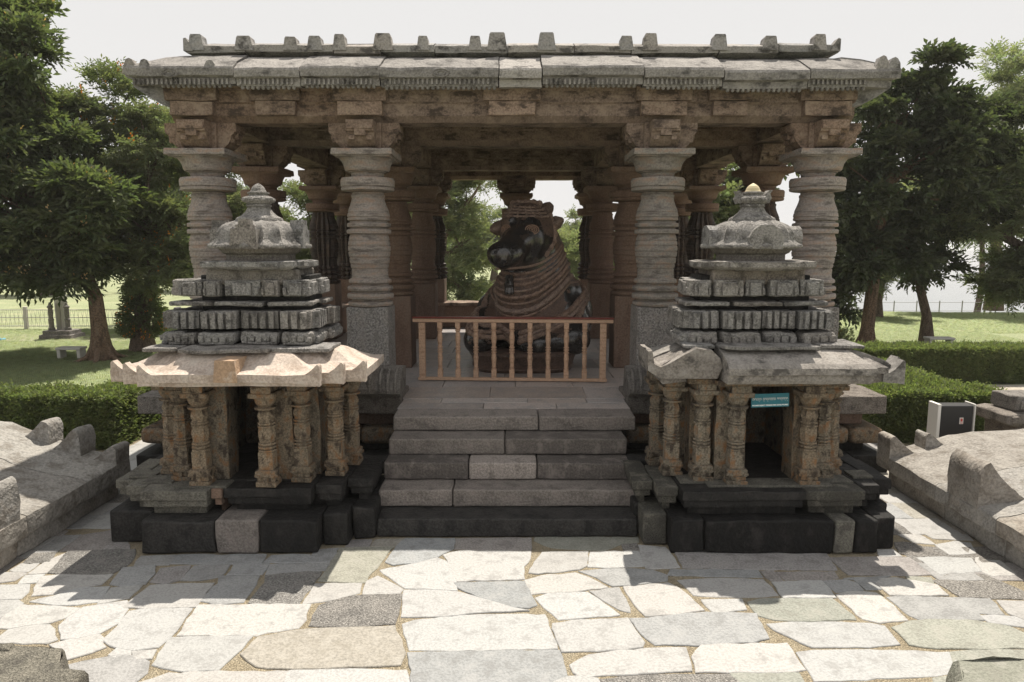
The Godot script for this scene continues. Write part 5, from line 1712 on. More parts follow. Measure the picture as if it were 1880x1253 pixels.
func railing() -> void:
	var o := thing("wooden_railing", "varnished wooden railing with turned balusters in front of the stone bull", "railing", Vector3(0, FLOOR, -10.2))
	o.rotation.y = -0.055
	var g := Geo.new()
	g_box(g, Vector3.ZERO, Vector3(2.88, 0.055, 0.085), 0.012, 0.0, 0.5)
	put("top_rail", g, "rail_wood", o, Vector3(0.005, 0.885, 0.0))
	g = Geo.new()
	g_box(g, Vector3.ZERO, Vector3(2.89, 0.026, 0.11), 0.008, 0.0, 0.5)
	put("cap_rail", g, "rail_red", o, Vector3(0.005, 0.926, 0.0))
	g = Geo.new()
	g_box(g, Vector3.ZERO, Vector3(2.74, 0.045, 0.07), 0.01, 0.0, 0.5)
	put("bottom_rail", g, "rail_wood", o, Vector3(0, 0.032, 0.0))
	g = Geo.new()
	g_box(g, Vector3.ZERO, Vector3(0.092, 0.85, 0.075), 0.01, 0.0, 0.5)
	for s in [-1.0, 1.0]:
		put("post", g, "wood", o, Vector3(1.305 * s, 0.43, 0), tint(0.05, 0.01))
	g = Geo.new()
	g_box(g, Vector3(0, 0.06, 0), Vector3(0.074, 0.12, 0.074), 0.006, 0.0, 1.0)
	g_box(g, Vector3(0, 0.77, 0), Vector3(0.07, 0.08, 0.07), 0.006, 0.0, 1.0)
	var pr := [[0.022, 0.115], [0.03, 0.125], [0.03, 0.14], [0.02, 0.145], [0.02, 0.152], [0.03, 0.158], [0.024, 0.18], [0.027, 0.24], [0.031, 0.29], [0.027, 0.33], [0.022, 0.36], [0.032, 0.366], [0.032, 0.384], [0.022, 0.39], [0.022, 0.398], [0.032, 0.404], [0.032, 0.422], [0.022, 0.428], [0.022, 0.436], [0.032, 0.442], [0.032, 0.458], [0.022, 0.464], [0.026, 0.5], [0.031, 0.55], [0.032, 0.59], [0.026, 0.65], [0.022, 0.675], [0.031, 0.682], [0.031, 0.7], [0.022, 0.706], [0.03, 0.716], [0.03, 0.73], [0.026, 0.735]]
	var q := []
	for p in pr:
		q.append(Vector2(p[0] * 1.22, p[1]))
	g_lathe(g, q, 16)
	for k in 9:
		put("baluster", g, "wood", o, Vector3(-1.045 + k * 0.261, 0.05, 0), tint(0.08, 0.02))

# ---------------------------------------------------------------- parapets and loose stones near the camera

func parapets() -> void:
	# left: a low wall under sloping coping slabs with upturned ends
	var o := thing("stone_parapet", "low stone wall with sloping sunlit coping slabs at the left edge of the court", "wall", Vector3(-5.3, 0, -6.0), "low walls along the court")
	parapet(o, -1.0, -4.5, 8.15)
	var o2 := thing("stone_parapet", "low stone wall with cracked sloping coping slabs at the right edge of the court", "wall", Vector3(5.3, 0, -6.0), "low walls along the court")
	parapet(o2, 1.0, 4.5, 8.55)
	# dark slabs at the bottom corners
	var l := thing("stone_slab", "dark flaking stone slab with a notched corner at the court's near left", "slab", Vector3(-3.2, 0, -4.2), "dark slabs at the near corners")
	var g := Geo.new()
	g_plan(g, [Vector2(-2.2, 0.9), Vector2(0.64, 0.9), Vector2(0.57, 0.07), Vector2(0.41, 0.06), Vector2(0.29, -0.17), Vector2(-0.3, -0.2), Vector2(-2.2, -0.22)], [Vector2(0.02, 0.0), Vector2(0.0, 0.15), Vector2(-0.01, 0.27), Vector2(-0.03, 0.3)], 0.02, l.position, true, true, 0.07)
	put("slab_body", g.smoothed(), "olive_stone", l, Vector3.ZERO, Color(0.85, 0.84, 0.82))
	g = Geo.new()
	g_plan(g, [Vector2(-2.2, -0.03), Vector2(-0.35, -0.04), Vector2(-0.02, -0.08), Vector2(-0.05, -0.18), Vector2(-2.2, -0.2)], [Vector2(0.0, 0.29), Vector2(-0.01, 0.322), Vector2(-0.03, 0.33)], 0.015, l.position, true, true, 0.07)
	put("flake", g.smoothed(), "olive_stone", l, Vector3.ZERO, Color(0.8, 0.79, 0.77))
	var r := thing("stone_slab", "greenish broken stone slab with a deep notch at the court's near right", "slab", Vector3(3.2, 0, -4.2), "dark slabs at the near corners")
	g = Geo.new()
	g_plan(g, [Vector2(2.0, 0.9), Vector2(-0.78, 0.9), Vector2(-0.66, 0.16), Vector2(-0.49, 0.15), Vector2(-0.39, -0.06), Vector2(0.1, -0.1), Vector2(2.0, -0.14)], [Vector2(0.02, 0.0), Vector2(0.0, 0.15), Vector2(-0.02, 0.26), Vector2(-0.05, 0.295)], 0.02, r.position, true, true, 0.07)
	put("slab_body", g.smoothed(), "flag_green", r, Vector3.ZERO, Color(0.75, 0.75, 0.72))

func parapet(o: Node3D, s: float, x: float, far: float) -> void:
	var z := 4.35
	var k := 0
	while z < far - 0.2:
		var len := minf([0.9, 1.1, 0.95, 1.0][k % 4], far - z)
		if far - z - len < 0.3:
			len = far - z
		blk(o, "wall_block", "parapet_stone", minf(s * (absf(x) + 0.1), s * 7.4), maxf(s * (absf(x) + 0.1), s * 7.4), 0.0, 0.2, -z - len + 0.006 - (0.0 if z + len < far - 0.01 else -0.1), -z, 0.02, 0.012, tint(0.1))
		var g := Geo.new()
		# profile: (distance in from the edge, height)
		var poly := [Vector2(0.03, 0.2), Vector2(0.0, 0.24), Vector2(0.0, 0.41), Vector2(0.03, 0.43), Vector2(0.5, 0.53), Vector2(0.95, 0.68), Vector2(1.35, 0.86), Vector2(2.4, 0.9), Vector2(2.4, 0.2)]
		if s > 0:
			poly = [Vector2(0.03, 0.2), Vector2(0.0, 0.23), Vector2(0.0, 0.37), Vector2(0.03, 0.39), Vector2(0.4, 0.46), Vector2(0.75, 0.56), Vector2(1.05, 0.63), Vector2(2.4, 0.7), Vector2(2.4, 0.2)]
		var pl := []
		for p in poly:
			pl.append(Vector2(x + s * p.x - o.position.x, p.y + R.randf_range(-0.01, 0.01) * (1.0 if p.y > 0.45 else 0.3)))
		var tr := Transform3D(Basis(), Vector3(0, 0, -z - len * 0.5 + 6.0))
		g_push(g, fine(pl, 0.09), -len * 0.5 + 0.005, len * 0.5 - 0.005, tr, 0.0102)
		put("coping_slab", g.smoothed(), "parapet_stone", o, Vector3.ZERO, tint(0.12))
		z += len
		k += 1
	# upturned horns: at the far end, and big blocks along the edge
	for h in ([[0.0, far - 0.14, 0.42, 0.2, 0.28, 0.5], [0.42, far - 0.1, 0.5, 0.32, 0.3, 0.6], [0.8, far - 0.06, 0.62, 0.28, 0.26, 0.6], [0.0, 6.12, 0.42, 0.4, 0.3, 0.5]] if s < 0 else [[0.0, far - 0.15, 0.4, 0.24, 0.3, 0.5], [0.45, far - 0.12, 0.47, 0.18, 0.24, 0.45], [0.0, 6.88, 0.38, 0.44, 0.5, 0.75], [0.0, 5.6, 0.38, 0.44, 0.44, 0.75]]):
		var g := Geo.new()
		g_push(g, fine(horn(h[3], h[5]), 0.06), -h[4] * 0.5, h[4] * 0.5, Transform3D(Basis(Vector3.UP, PI if s > 0 else 0.0), Vector3.ZERO), 0.0105)
		put("coping_horn", g.smoothed(), "parapet_stone", o, Vector3(x + s * (h[0] + 0.004), h[2], -h[1]) - o.position, tint(0.1))

# ---------------------------------------------------------------- plants

func leaf(g: Geo, base: Vector3, dir: Vector3, up: Vector3, len: float, wid: float) -> void:
	var side := dir.cross(up).normalized()
	up = side.cross(dir).normalized()
	var mid := base + dir * len * 0.5 + up * len * 0.06
	var tip := base + dir * len - up * len * 0.12
	var l := mid + side * wid * 0.5 + up * wid * 0.12
	var r := mid - side * wid * 0.5 + up * wid * 0.12
	var n1 := (l - base).cross(tip - base).normalized()
	if n1.dot(up) < 0.0:
		n1 = -n1
	var n2 := (r - base).cross(tip - base).normalized()
	if n2.dot(up) < 0.0:
		n2 = -n2
	g.tri(base, l, tip, n1, n1, n1)
	g.tri(base, tip, r, n2, n2, n2)

# a twig with leaves along it, about one metre long before scaling
func spray_mesh(n: int, len: float, wid: float, sd: int, droop := 0.2) -> ArrayMesh:
	var r := RandomNumberGenerator.new()
	r.seed = sd
	var g := Geo.new()
	for i in n:
		var t := (i + 0.5) / n
		var p := Vector3(r.randf_range(-0.06, 0.06), -droop * t * t, t - 0.35)
		var a := (1.0 if i % 2 == 0 else -1.0) * r.randf_range(0.5, 1.35)
		if i == n - 1:
			a = 0.0
		var dir := Vector3(sin(a), r.randf_range(-0.45, 0.35), cos(a)).normalized()
		leaf(g, p, dir, Vector3(r.randf_range(-0.5, 0.5), 1.0, r.randf_range(-0.5, 0.5)).normalized(), len * r.randf_range(0.7, 1.2), wid * r.randf_range(0.8, 1.2))
	return g.mesh(Color(1.6, 1.6, 1.6))

func scatter(called: String, mesh: Mesh, mat: String, list: Array, parent: Node, tones := 0.25) -> MultiMeshInstance3D:
	var mm := MultiMesh.new()
	mm.transform_format = MultiMesh.TRANSFORM_3D
	mm.use_colors = true
	mm.mesh = mesh
	mm.instance_count = list.size()
	for i in list.size():
		mm.set_instance_transform(i, list[i])
		var k := 1.0 + R.randf_range(-tones, tones)
		k *= 0.625
		mm.set_instance_color(i, Color(k * R.randf_range(0.92, 1.1), k, k * R.randf_range(0.85, 1.1)))
	var o := MultiMeshInstance3D.new()
	o.name = called if parent != self else named(called)
	o.multimesh = mm
	o.material_override = M[mat]
	parent.add_child(o, true)
	o.set_meta("kind", "stuff")
	return o

func facing(dir: Vector3, spin: float) -> Basis:
	var z := dir.normalized()
	var x := Vector3.UP.cross(z)
	if x.length() < 0.05:
		x = Vector3.RIGHT
	x = x.normalized()
	var y := z.cross(x)
	return Basis(x, y, z) * Basis(Vector3(0, 0, 1), spin)

func curve_pts(a: Vector3, b: Vector3, bend: float, n := 6) -> Array:
	var pts := []
	var off := Vector3(R.randf_range(-1, 1), R.randf_range(-0.4, 0.6), R.randf_range(-1, 1)) * bend * (b - a).length()
	for i in n + 1:
		var t := float(i) / n
		pts.append(a.lerp(b, t) + off * sin(t * PI) + Vector3(R.randf_range(-1, 1), R.randf_range(-1, 1), R.randf_range(-1, 1)) * 0.015 * (b - a).length() * (1.0 if i > 0 and i < n else 0.0))
	return pts

func tube_taper(g: Geo, pts: Array, r0: float, r1: float, segs: int) -> void:
	var rad := []
	for i in pts.size():
		rad.append(lerpf(r0, r1, float(i) / (pts.size() - 1)))
	g_tube(g, pts, rad, segs)

# lobes: [centre from the base, radii, number of clumps]
func tree(called: String, label: String, at: Vector3, trunk: Array, r0: float, lobes: Array, opt: Dictionary, group := "") -> Node3D:
	R.seed = hash(label) & 0xffff
	var o := thing(called, label, "tree", at, group)
	var g := Geo.new()
	var rad := []
	for i in trunk.size():
		var t := float(i) / (trunk.size() - 1)
		rad.append(r0 * lerpf(1.0, 0.62, t) * (1.45 if i == 0 else 1.0))
	g_tube(g, trunk, rad, 14)
	if opt.has("roots"):
		for k in 6:
			var a := TAU * k / 6.0 + 0.3
			tube_taper(g, [trunk[0] + Vector3(cos(a) * r0 * 0.7, 0.35, sin(a) * r0 * 0.7), trunk[0] + Vector3(cos(a) * r0 * 1.5, 0.08, sin(a) * r0 * 1.5), trunk[0] + Vector3(cos(a) * r0 * 3.2, -0.05, sin(a) * r0 * 3.2)], r0 * 0.45, 0.03, 7)
	put("trunk", g, "bark", o, Vector3.ZERO, opt.get("bark", Color(1, 1, 1)))
	var top: Vector3 = trunk[trunk.size() - 1]
	var low: Vector3 = trunk[maxi(0, trunk.size() - 2)]
	var limbs := Geo.new()
	var leaves := []
	var bloom := []
	var cr: float = opt.get("clump", 0.8) * 0.8
	var per: int = opt.get("per", 60)
	var sc: float = opt.get("scale", 0.42) * 1.08
	for lb in lobes:
		var c: Vector3 = lb[0]
		var rr: Vector3 = lb[1]
		var start: Vector3 = top if c.y > top.y else low.lerp(top, R.randf_range(0.4, 1.0))
		var main := curve_pts(start, c, 0.12)
		tube_taper(limbs, main, r0 * 0.5, r0 * 0.16, 8)
		for k in int(lb[2] * opt.get("thin", 0.66)):
			var dir := Vector3(R.randfn(), R.randfn(), R.randfn()).normalized()
			var q := c + dir * rr * pow(R.randf(), 0.4)
			if q.y < opt.get("floor", 0.6):
				q.y = opt.get("floor", 0.6) + R.randf() * 0.3
			if k % opt.get("twig", 3) == 0:
				var from: Vector3 = main[R.randi_range(2, main.size() - 1)]
				tube_taper(limbs, curve_pts(from, q, 0.1, 4), r0 * 0.12 + 0.012, 0.012, 5)
			var size := cr * R.randf_range(0.6, 1.3)
			for i in per:
				var d2 := Vector3(R.randfn(), R.randfn() * 0.8 + 0.35, R.randfn()).normalized()
				var p := q + d2 * Vector3(size, size * opt.get("flat", 0.42), size) * pow(R.randf(), 0.45)
				var out := (d2 + dir * 0.5 + Vector3(0, opt.get("lift", 0.1), 0) + Vector3(R.randfn(), R.randfn(), R.randfn()) * 0.35).normalized()
				leaves.append(Transform3D(facing(out, R.randf_range(-0.8, 0.8)).scaled(Vector3.ONE * sc * R.randf_range(0.7, 1.3)), p))
				if opt.has("bloom") and d2.y > 0.3 and R.randf() < opt.bloom:
					bloom.append(Transform3D(facing(Vector3(d2.x, 1.2, d2.z), R.randf() * TAU).scaled(Vector3.ONE * sc * R.randf_range(0.5, 0.8)), p + Vector3(0, size * 0.12, 0)))
	put("branches", limbs, "bark", o, Vector3.ZERO, opt.get("bark", Color(1, 1, 1)))
	scatter("crown", opt.mesh, opt.mat, leaves, o)
	if not bloom.is_empty():
		scatter("blossoms", opt.get("bloom_mesh", opt.mesh), opt.bloom_mat, bloom, o)
	return o

func hedge(label: String, x0: float, x1: float, z0: float, z1: float, h: float, n: int, mesh: Mesh) -> void:
	R.seed = hash(label) & 0xffff
	var c := Vector3((x0 + x1) * 0.5, -0.05, (z0 + z1) * 0.5)
	var o := thing("hedge", label, "hedge", c, "clipped hedges round the court")
	var g := Geo.new()
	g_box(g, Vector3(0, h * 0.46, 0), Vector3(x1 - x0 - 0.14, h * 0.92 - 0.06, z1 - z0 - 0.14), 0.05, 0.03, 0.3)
	put("branches", g, "hedge_core", o)  # not twigs: a dark box added inside to block the view through the leaves
	var list := []
	var hx := (x1 - x0) * 0.5
	var hz := (z1 - z0) * 0.5
	var aside := hx * 2.0 * h * 2.0 + hz * 2.0 * h * 2.0
	var atop := hx * hz * 4.0
	for i in n:
		var p: Vector3
		var out: Vector3
		if R.randf() < atop / (atop + aside):
			p = Vector3(R.randf_range(-hx, hx), h, R.randf_range(-hz, hz))
			p.y += wn.get_noise_2d((p.x + c.x) * 2.0, (p.z + c.z) * 2.0) * 0.06 - 0.03 + R.randf_range(-0.05, 0.03)
			out = Vector3(R.randfn() * 0.5, 1.0, R.randfn() * 0.5)
		elif R.randf() < hx / (hx + hz):
			var s := 1.0 if R.randf() < 0.75 else -1.0
			p = Vector3(R.randf_range(-hx, hx), R.randf_range(0.03, h), s * hz)
			p.z += (wn.get_noise_2d((p.x + c.x) * 2.0, p.y * 2.0 + 9.0) * 0.06 - 0.04 + R.randf_range(-0.05, 0.02)) * s
			out = Vector3(R.randfn() * 0.6, 0.5 + R.randfn() * 0.4, s)
		else:
			var s := 1.0 if R.randf() < 0.5 else -1.0
			p = Vector3(s * hx, R.randf_range(0.03, h), R.randf_range(-hz, hz))
			p.x -= s * R.randf_range(-0.02, 0.07)
			out = Vector3(s, 0.5 + R.randfn() * 0.4, R.randfn() * 0.6)
		if R.randf() < 0.006 and p.y > h - 0.1:
			p.y += R.randf_range(0.03, 0.12)
			out = Vector3(R.randfn() * 0.2, 1.0, R.randfn() * 0.2)
		list.append(Transform3D(facing(out, R.randf_range(-1.5, 1.5)).scaled(Vector3.ONE * 0.13 * R.randf_range(0.7, 1.3)), p))
	scatter("leaves", mesh, "leaf_hedge", list, o, 0.3)

func grass_patch(label: String, boxes: Array) -> void:
	R.seed = 77
	var g := Geo.new()
	for i in 7:
		var a := TAU * i / 7.0
		var b := Vector3(cos(a) * 0.5, 0, sin(a) * 0.5)
		var tip := b * 2.2 + Vector3(0, 1.0, 0)
		var s := Vector3(-sin(a), 0, cos(a)) * 0.14
		g.tri(b - s, b + s, tip, Vector3.UP, Vector3.UP, Vector3.UP)
	var m := g.mesh(Color(1.6, 1.6, 1.6))
	var list := []
	for bx in boxes:
		for i in bx[4]:
			var x := R.randf_range(bx[0], bx[1])
			var d := R.randf_range(bx[2], bx[3])
			list.append(Transform3D(Basis(Vector3.UP, R.randf() * TAU).scaled(Vector3(0.05, R.randf_range(0.03, 0.075), 0.05)), Vector3(x, -0.07 + lawn_height(x, -d), -d)))
	var o := scatter("lawn_grass", m, "grass_blade", list, self, 0.3)
	tag(o, label, "grass", "", "stuff")

func planting() -> void:
	var broad := spray_mesh(9, 0.5, 0.2, 1, 0.25)
	var fine := spray_mesh(14, 0.3, 0.1, 2, 0.3)
	var ovate := spray_mesh(8, 0.42, 0.22, 3, 0.15)
	var flower := spray_mesh(5, 0.34, 0.17, 4, 0.0)
	var small := spray_mesh(10, 0.34, 0.17, 5, 0.1)
	hedge("clipped hedge in front of the lawn at the left edge of the picture", -13.5, -5.72, -10.5, -9.93, 0.8, 30000, small)
	hedge("hedge running back beside the path left of the pavilion", -6.3, -5.72, -16.0, -10.55, 0.76, 14000, small)
	hedge("clipped hedge just behind the black litter bin", 5.5, 7.25, -10.95, -10.32, 0.74, 13000, small)
	hedge("hedge running back towards the lawn, between the other two on the right", 5.5, 7.0, -13.4, -11.0, 0.76, 16000, small)
	hedge("farthest hedge on the right, in front of the tall tree and stone bench", 7.0, 13.5, -15.75, -15.1, 0.74, 20000, small)
	grass_patch("short mown lawn grass on both sides of the court", [[-15.0, -5.7, 10.6, 18.0, 42000], [-18.0, -6.0, 18.0, 25.0, 30000], [5.6, 16.0, 15.8, 24.0, 36000], [8.0, 24.0, 24.0, 34.0, 26000]])
	# left: the big flowering tree nearest the court
	tree("flowering_tree", "huge dark tree with peach blossom tips filling the upper left corner", Vector3(-10.64, -0.05, -18.3), [Vector3(0, 0, 0), Vector3(0.0, 0.7, 0), Vector3(-0.1, 1.6, -0.1), Vector3(-0.5, 2.6, -0.2)], 0.23,
		[[Vector3(-3.3, 9.3, 0), Vector3(2.5, 1.9, 2.0), 70], [Vector3(-1.9, 7.0, 0.2), Vector3(1.6, 1.5, 1.5), 46], [Vector3(-2.6, 4.6, 0.2), Vector3(2.6, 1.9, 2.2), 75], [Vector3(-0.9, 3.0, 0.4), Vector3(1.5, 1.3, 1.5), 34], [Vector3(-3.4, 7.4, 0), Vector3(2.3, 2.0, 2.0), 58], [Vector3(-4.6, 2.9, 0.6), Vector3(2.2, 1.4, 1.8), 40], [Vector3(-1.6, 5.6, 0.3), Vector3(1.5, 1.4, 1.5), 36], [Vector3(-0.4, 4.2, 0.2), Vector3(1.3, 1.2, 1.3), 30], [Vector3(-5.2, 9.5, 0), Vector3(2.2, 1.6, 2.0), 30], [Vector3(-6.5, 5.5, 0), Vector3(2.2, 2.2, 2.0), 40]],
		{"mesh": broad, "mat": "leaf_dark", "per": 75, "clump": 0.62, "scale": 0.36, "bloom": 0.09, "bloom_mat": "blossom_peach", "bloom_mesh": flower, "floor": 1.3, "roots": true, "bark": Color(1.2, 1.1, 1.0)})
	tree("flowering_tree", "light green airy tree with an ivy-clad trunk, behind the huge dark one", Vector3(-10.44, -0.05, -20.0), [Vector3(0, 0, 0), Vector3(0.0, 0.7, 0), Vector3(0.15, 1.5, 0), Vector3(0.6, 2.4, 0)], 0.26,
		[[Vector3(0.3, 4.0, 0), Vector3(1.6, 1.5, 1.5), 36], [Vector3(-0.6, 6.3, -0.3), Vector3(1.7, 1.3, 1.5), 34], [Vector3(0.9, 5.5, 0), Vector3(1.1, 1.2, 1.2), 26], [Vector3(0.3, 2.5, 0.4), Vector3(1.4, 0.9, 1.0), 28], [Vector3(1.3, 3.2, 0.2), Vector3(1.0, 1.2, 1.0), 24], [Vector3(-2.2, 4.6, -1.0), Vector3(1.5, 1.8, 1.5), 26]],
		{"mesh": fine, "mat": "leaf_mid", "per": 62, "clump": 0.6, "scale": 0.36, "bloom": 0.028, "bloom_mat": "blossom_orange", "bloom_mesh": flower, "floor": 1.2, "twig": 2})
	ivy(Vector3(-10.44, 0, -20.0))
	tree("leafy_tree", "pale green tree showing between the left shrine and the airy tree", Vector3(-11.5, -0.05, -27.0), [Vector3(0, 0, 0), Vector3(0.0, 1.4, 0), Vector3(-0.1, 3.0, 0)], 0.25,
		[[Vector3(-1.0, 4.6, 0), Vector3(2.2, 1.9, 2.0), 44], [Vector3(1.4, 3.8, 0.2), Vector3(1.8, 1.6, 1.6), 34], [Vector3(0.2, 6.6, 0), Vector3(1.6, 1.4, 1.6), 26]],
		{"mesh": fine, "mat": "leaf_light", "per": 55, "clump": 0.8, "scale": 0.45, "floor": 1.0})
	# right
	tree("tall_tree", "tall dark tree with a straight trunk right of the pavilion", Vector3(10.12, -0.05, -20.2), [Vector3(0, 0, 0), Vector3(0.0, 0.6, 0), Vector3(0.08, 2.0, 0), Vector3(0.15, 3.4, 0), Vector3(0.3, 4.6, 0)], 0.2,
		[[Vector3(0.5, 7.0, 0), Vector3(1.6, 1.2, 1.5), 42], [Vector3(2.4, 6.2, 0), Vector3(1.5, 1.0, 1.4), 38], [Vector3(1.0, 5.4, 0.2), Vector3(1.5, 1.0, 1.4), 36], [Vector3(-0.6, 4.6, 0), Vector3(0.9, 1.4, 1.0), 26], [Vector3(1.9, 4.2, -0.2), Vector3(1.4, 1.0, 1.2), 30], [Vector3(-0.4, 2.7, -0.3), Vector3(0.9, 1.2, 0.9), 34], [Vector3(0.9, 3.0, -0.5), Vector3(0.9, 0.8, 0.9), 18], [Vector3(-0.6, 1.5, -0.9), Vector3(0.7, 0.9, 0.7), 18]],
		{"mesh": ovate, "mat": "leaf_deep", "per": 62, "clump": 0.55, "scale": 0.34, "floor": 0.9, "thin": 0.54, "roots": true, "bark": Color(1.1, 1.0, 0.9)})
	tree("leaning_tree", "smaller tree with a leaning dark trunk beside the right-hand stone bench", Vector3(12.76, -0.05, -21.8), [Vector3(0, 0, 0), Vector3(-0.05, 0.8, 0), Vector3(-0.3, 1.6, 0), Vector3(-0.5, 2.4, 0)], 0.16,
		[[Vector3(-0.7, 3.4, 0), Vector3(1.2, 0.9, 1.1), 28], [Vector3(0.8, 4.0, 0), Vector3(1.3, 0.8, 1.1), 26], [Vector3(-0.2, 2.3, 0), Vector3(1.1, 0.5, 0.9), 16], [Vector3(1.2, 5.6, 0), Vector3(1.2, 0.9, 1.1), 22]],
		{"mesh": ovate, "mat": "leaf_deep", "per": 52, "clump": 0.5, "scale": 0.32, "floor": 1.2})
	tree("spreading_tree", "broad tree at the right edge with long low limbs over the lawn", Vector3(16.3, -0.05, -21.5), [Vector3(0, 0, 0), Vector3(-0.1, 1.0, 0), Vector3(-0.5, 2.0, 0), Vector3(-1.0, 2.8, 0)], 0.34,
		[[Vector3(-2.6, 3.6, 0), Vector3(1.6, 0.7, 1.4), 30], [Vector3(-1.2, 1.9, 0.4), Vector3(1.3, 0.9, 1.2), 34], [Vector3(0.5, 3.0, 0.5), Vector3(1.8, 1.2, 1.6), 34], [Vector3(-1.0, 5.0, 0), Vector3(2.0, 1.0, 1.6), 34], [Vector3(1.0, 6.6, 0), Vector3(2.0, 1.2, 1.8), 34]],
		{"mesh": fine, "mat": "leaf_mid", "per": 55, "clump": 0.6, "scale": 0.36, "floor": 0.9, "twig": 2})
	tree("leafy_tree", "pale feathery tree beyond the lawn, above the far lake shore on the right", Vector3(22.3, -0.1, -33.0), [Vector3(0, 0, 0), Vector3(0.0, 2.0, 0), Vector3(-0.3, 4.2, 0)], 0.3,
		[[Vector3(-1.5, 7.5, 0), Vector3(2.4, 1.6, 2.0), 34], [Vector3(0.5, 10.0, 0), Vector3(2.2, 1.8, 2.0), 30], [Vector3(-3.2, 5.4, 0), Vector3(2.0, 1.3, 1.8), 28], [Vector3(1.5, 6.0, 0), Vector3(2.0, 1.6, 1.8), 26]],
		{"mesh": fine, "mat": "leaf_light", "per": 50, "clump": 0.85, "scale": 0.5})
	# seen through the pavilion and beside it
	tree("garden_tree", "bushy green tree seen through the pavilion left of the bull's head", Vector3(-3.4, -0.1, -30.0), [Vector3(0, 0, 0), Vector3(0.1, 1.4, 0), Vector3(0.4, 3.0, 0)], 0.26,
		[[Vector3(1.2, 3.0, 0), Vector3(1.5, 1.3, 1.3), 34], [Vector3(0.4, 5.0, 0), Vector3(1.8, 1.5, 1.6), 40], [Vector3(2.2, 5.6, 0.3), Vector3(1.2, 0.8, 1.0), 10], [Vector3(1.0, 1.5, 0.6), Vector3(1.6, 0.9, 1.0), 26], [Vector3(-1.6, 4.0, 0), Vector3(1.6, 1.6, 1.4), 26]],
		{"mesh": fine, "mat": "leaf_light", "per": 55, "clump": 0.7, "scale": 0.42, "floor": 0.6, "twig": 2, "bark": Color(2.0, 1.9, 1.8)}, "trees behind the pavilion")
	tree("garden_tree", "rounded pale tree seen through the pavilion right of the bull's head", Vector3(3.8, -0.1, -36.0), [Vector3(0, 0, 0), Vector3(0.0, 1.0, 0), Vector3(0.1, 2.0, 0)], 0.25,
		[[Vector3(0, 2.0, 0), Vector3(2.0, 1.3, 1.8), 40], [Vector3(-0.5, 3.0, 0), Vector3(1.4, 0.7, 1.2), 20], [Vector3(2.4, 2.6, 0), Vector3(1.6, 1.2, 1.4), 24]],
		{"mesh": fine, "mat": "leaf_light", "per": 55, "clump": 0.8, "scale": 0.5, "floor": 0.5}, "trees behind the pavilion")
	tree("garden_tree", "dark leafy tree showing between the pavilion's right-hand pillars", Vector3(7.6, -0.1, -27.0), [Vector3(0, 0, 0), Vector3(0.0, 1.2, 0), Vector3(0.1, 2.6, 0)], 0.22,
		[[Vector3(0, 4.4, 0), Vector3(1.9, 1.5, 1.6), 40], [Vector3(0.3, 2.2, 0.3), Vector3(1.7, 1.2, 1.4), 34], [Vector3(1.6, 5.4, 0), Vector3(1.3, 1.1, 1.2), 20]],
		{"mesh": ovate, "mat": "leaf_mid", "per": 55, "clump": 0.65, "scale": 0.4, "floor": 0.6}, "trees behind the pavilion")
	tree("garden_tree", "green tree showing between the pavilion's left-hand pillars", Vector3(-7.6, -0.1, -28.0), [Vector3(0, 0, 0), Vector3(0.0, 1.2, 0), Vector3(0.1, 2.6, 0)], 0.22,
		[[Vector3(0, 4.2, 0), Vector3(1.9, 1.5, 1.6), 38], [Vector3(0.3, 2.4, 0.3), Vector3(1.7, 1.2, 1.4), 32]],
		{"mesh": fine, "mat": "leaf_mid", "per": 55, "clump": 0.7, "scale": 0.42, "floor": 0.6}, "trees behind the pavilion")
	tree("garden_tree", "low green tree on the far lawn behind the tall tree's trunk", Vector3(15.2, -0.1, -29.5), [Vector3(0, 0, 0), Vector3(0.0, 0.7, 0), Vector3(0.1, 1.5, 0)], 0.14,
		[[Vector3(0, 2.6, 0), Vector3(1.5, 0.8, 1.2), 26], [Vector3(-0.9, 1.6, 0.2), Vector3(1.0, 0.5, 0.9), 16]],
		{"mesh": fine, "mat": "leaf_mid", "per": 55, "clump": 0.6, "scale": 0.4, "floor": 0.8, "twig": 2}, "trees behind the pavilion")
	var far := [[-30.0, 46.0, "far round tree beyond the white fence, leftmost of its row"], [-23.0, 52.0, "far tree beyond the white fence, second from the left"], [-16.5, 48.0, "far tree beyond the fence, behind the huge dark tree's trunk"], [-9.5, 55.0, "far tree behind the left shrine's tower"], [-1.5, 58.0, "far tree behind the bull's shoulder"], [5.5, 60.0, "far tree behind the pavilion's right pillars"]]
	for f in far:
		tree("distant_tree", f[2], Vector3(f[0], -0.5, -f[1]), [Vector3(0, 0, 0), Vector3(0.1, 1.5, 0), Vector3(0, 3.0, 0)], 0.3,
			[[Vector3(0, 4.0, 0), Vector3(3.2, 2.0, 2.4), 44], [Vector3(2.4, 2.8, 0), Vector3(2.0, 1.6, 1.8), 22], [Vector3(-2.4, 2.8, 0), Vector3(2.0, 1.6, 1.8), 22]],
			{"mesh": fine, "mat": "leaf_mid", "per": 42, "clump": 1.1, "scale": 0.7, "floor": 0.4}, "far row of trees")
	palm()

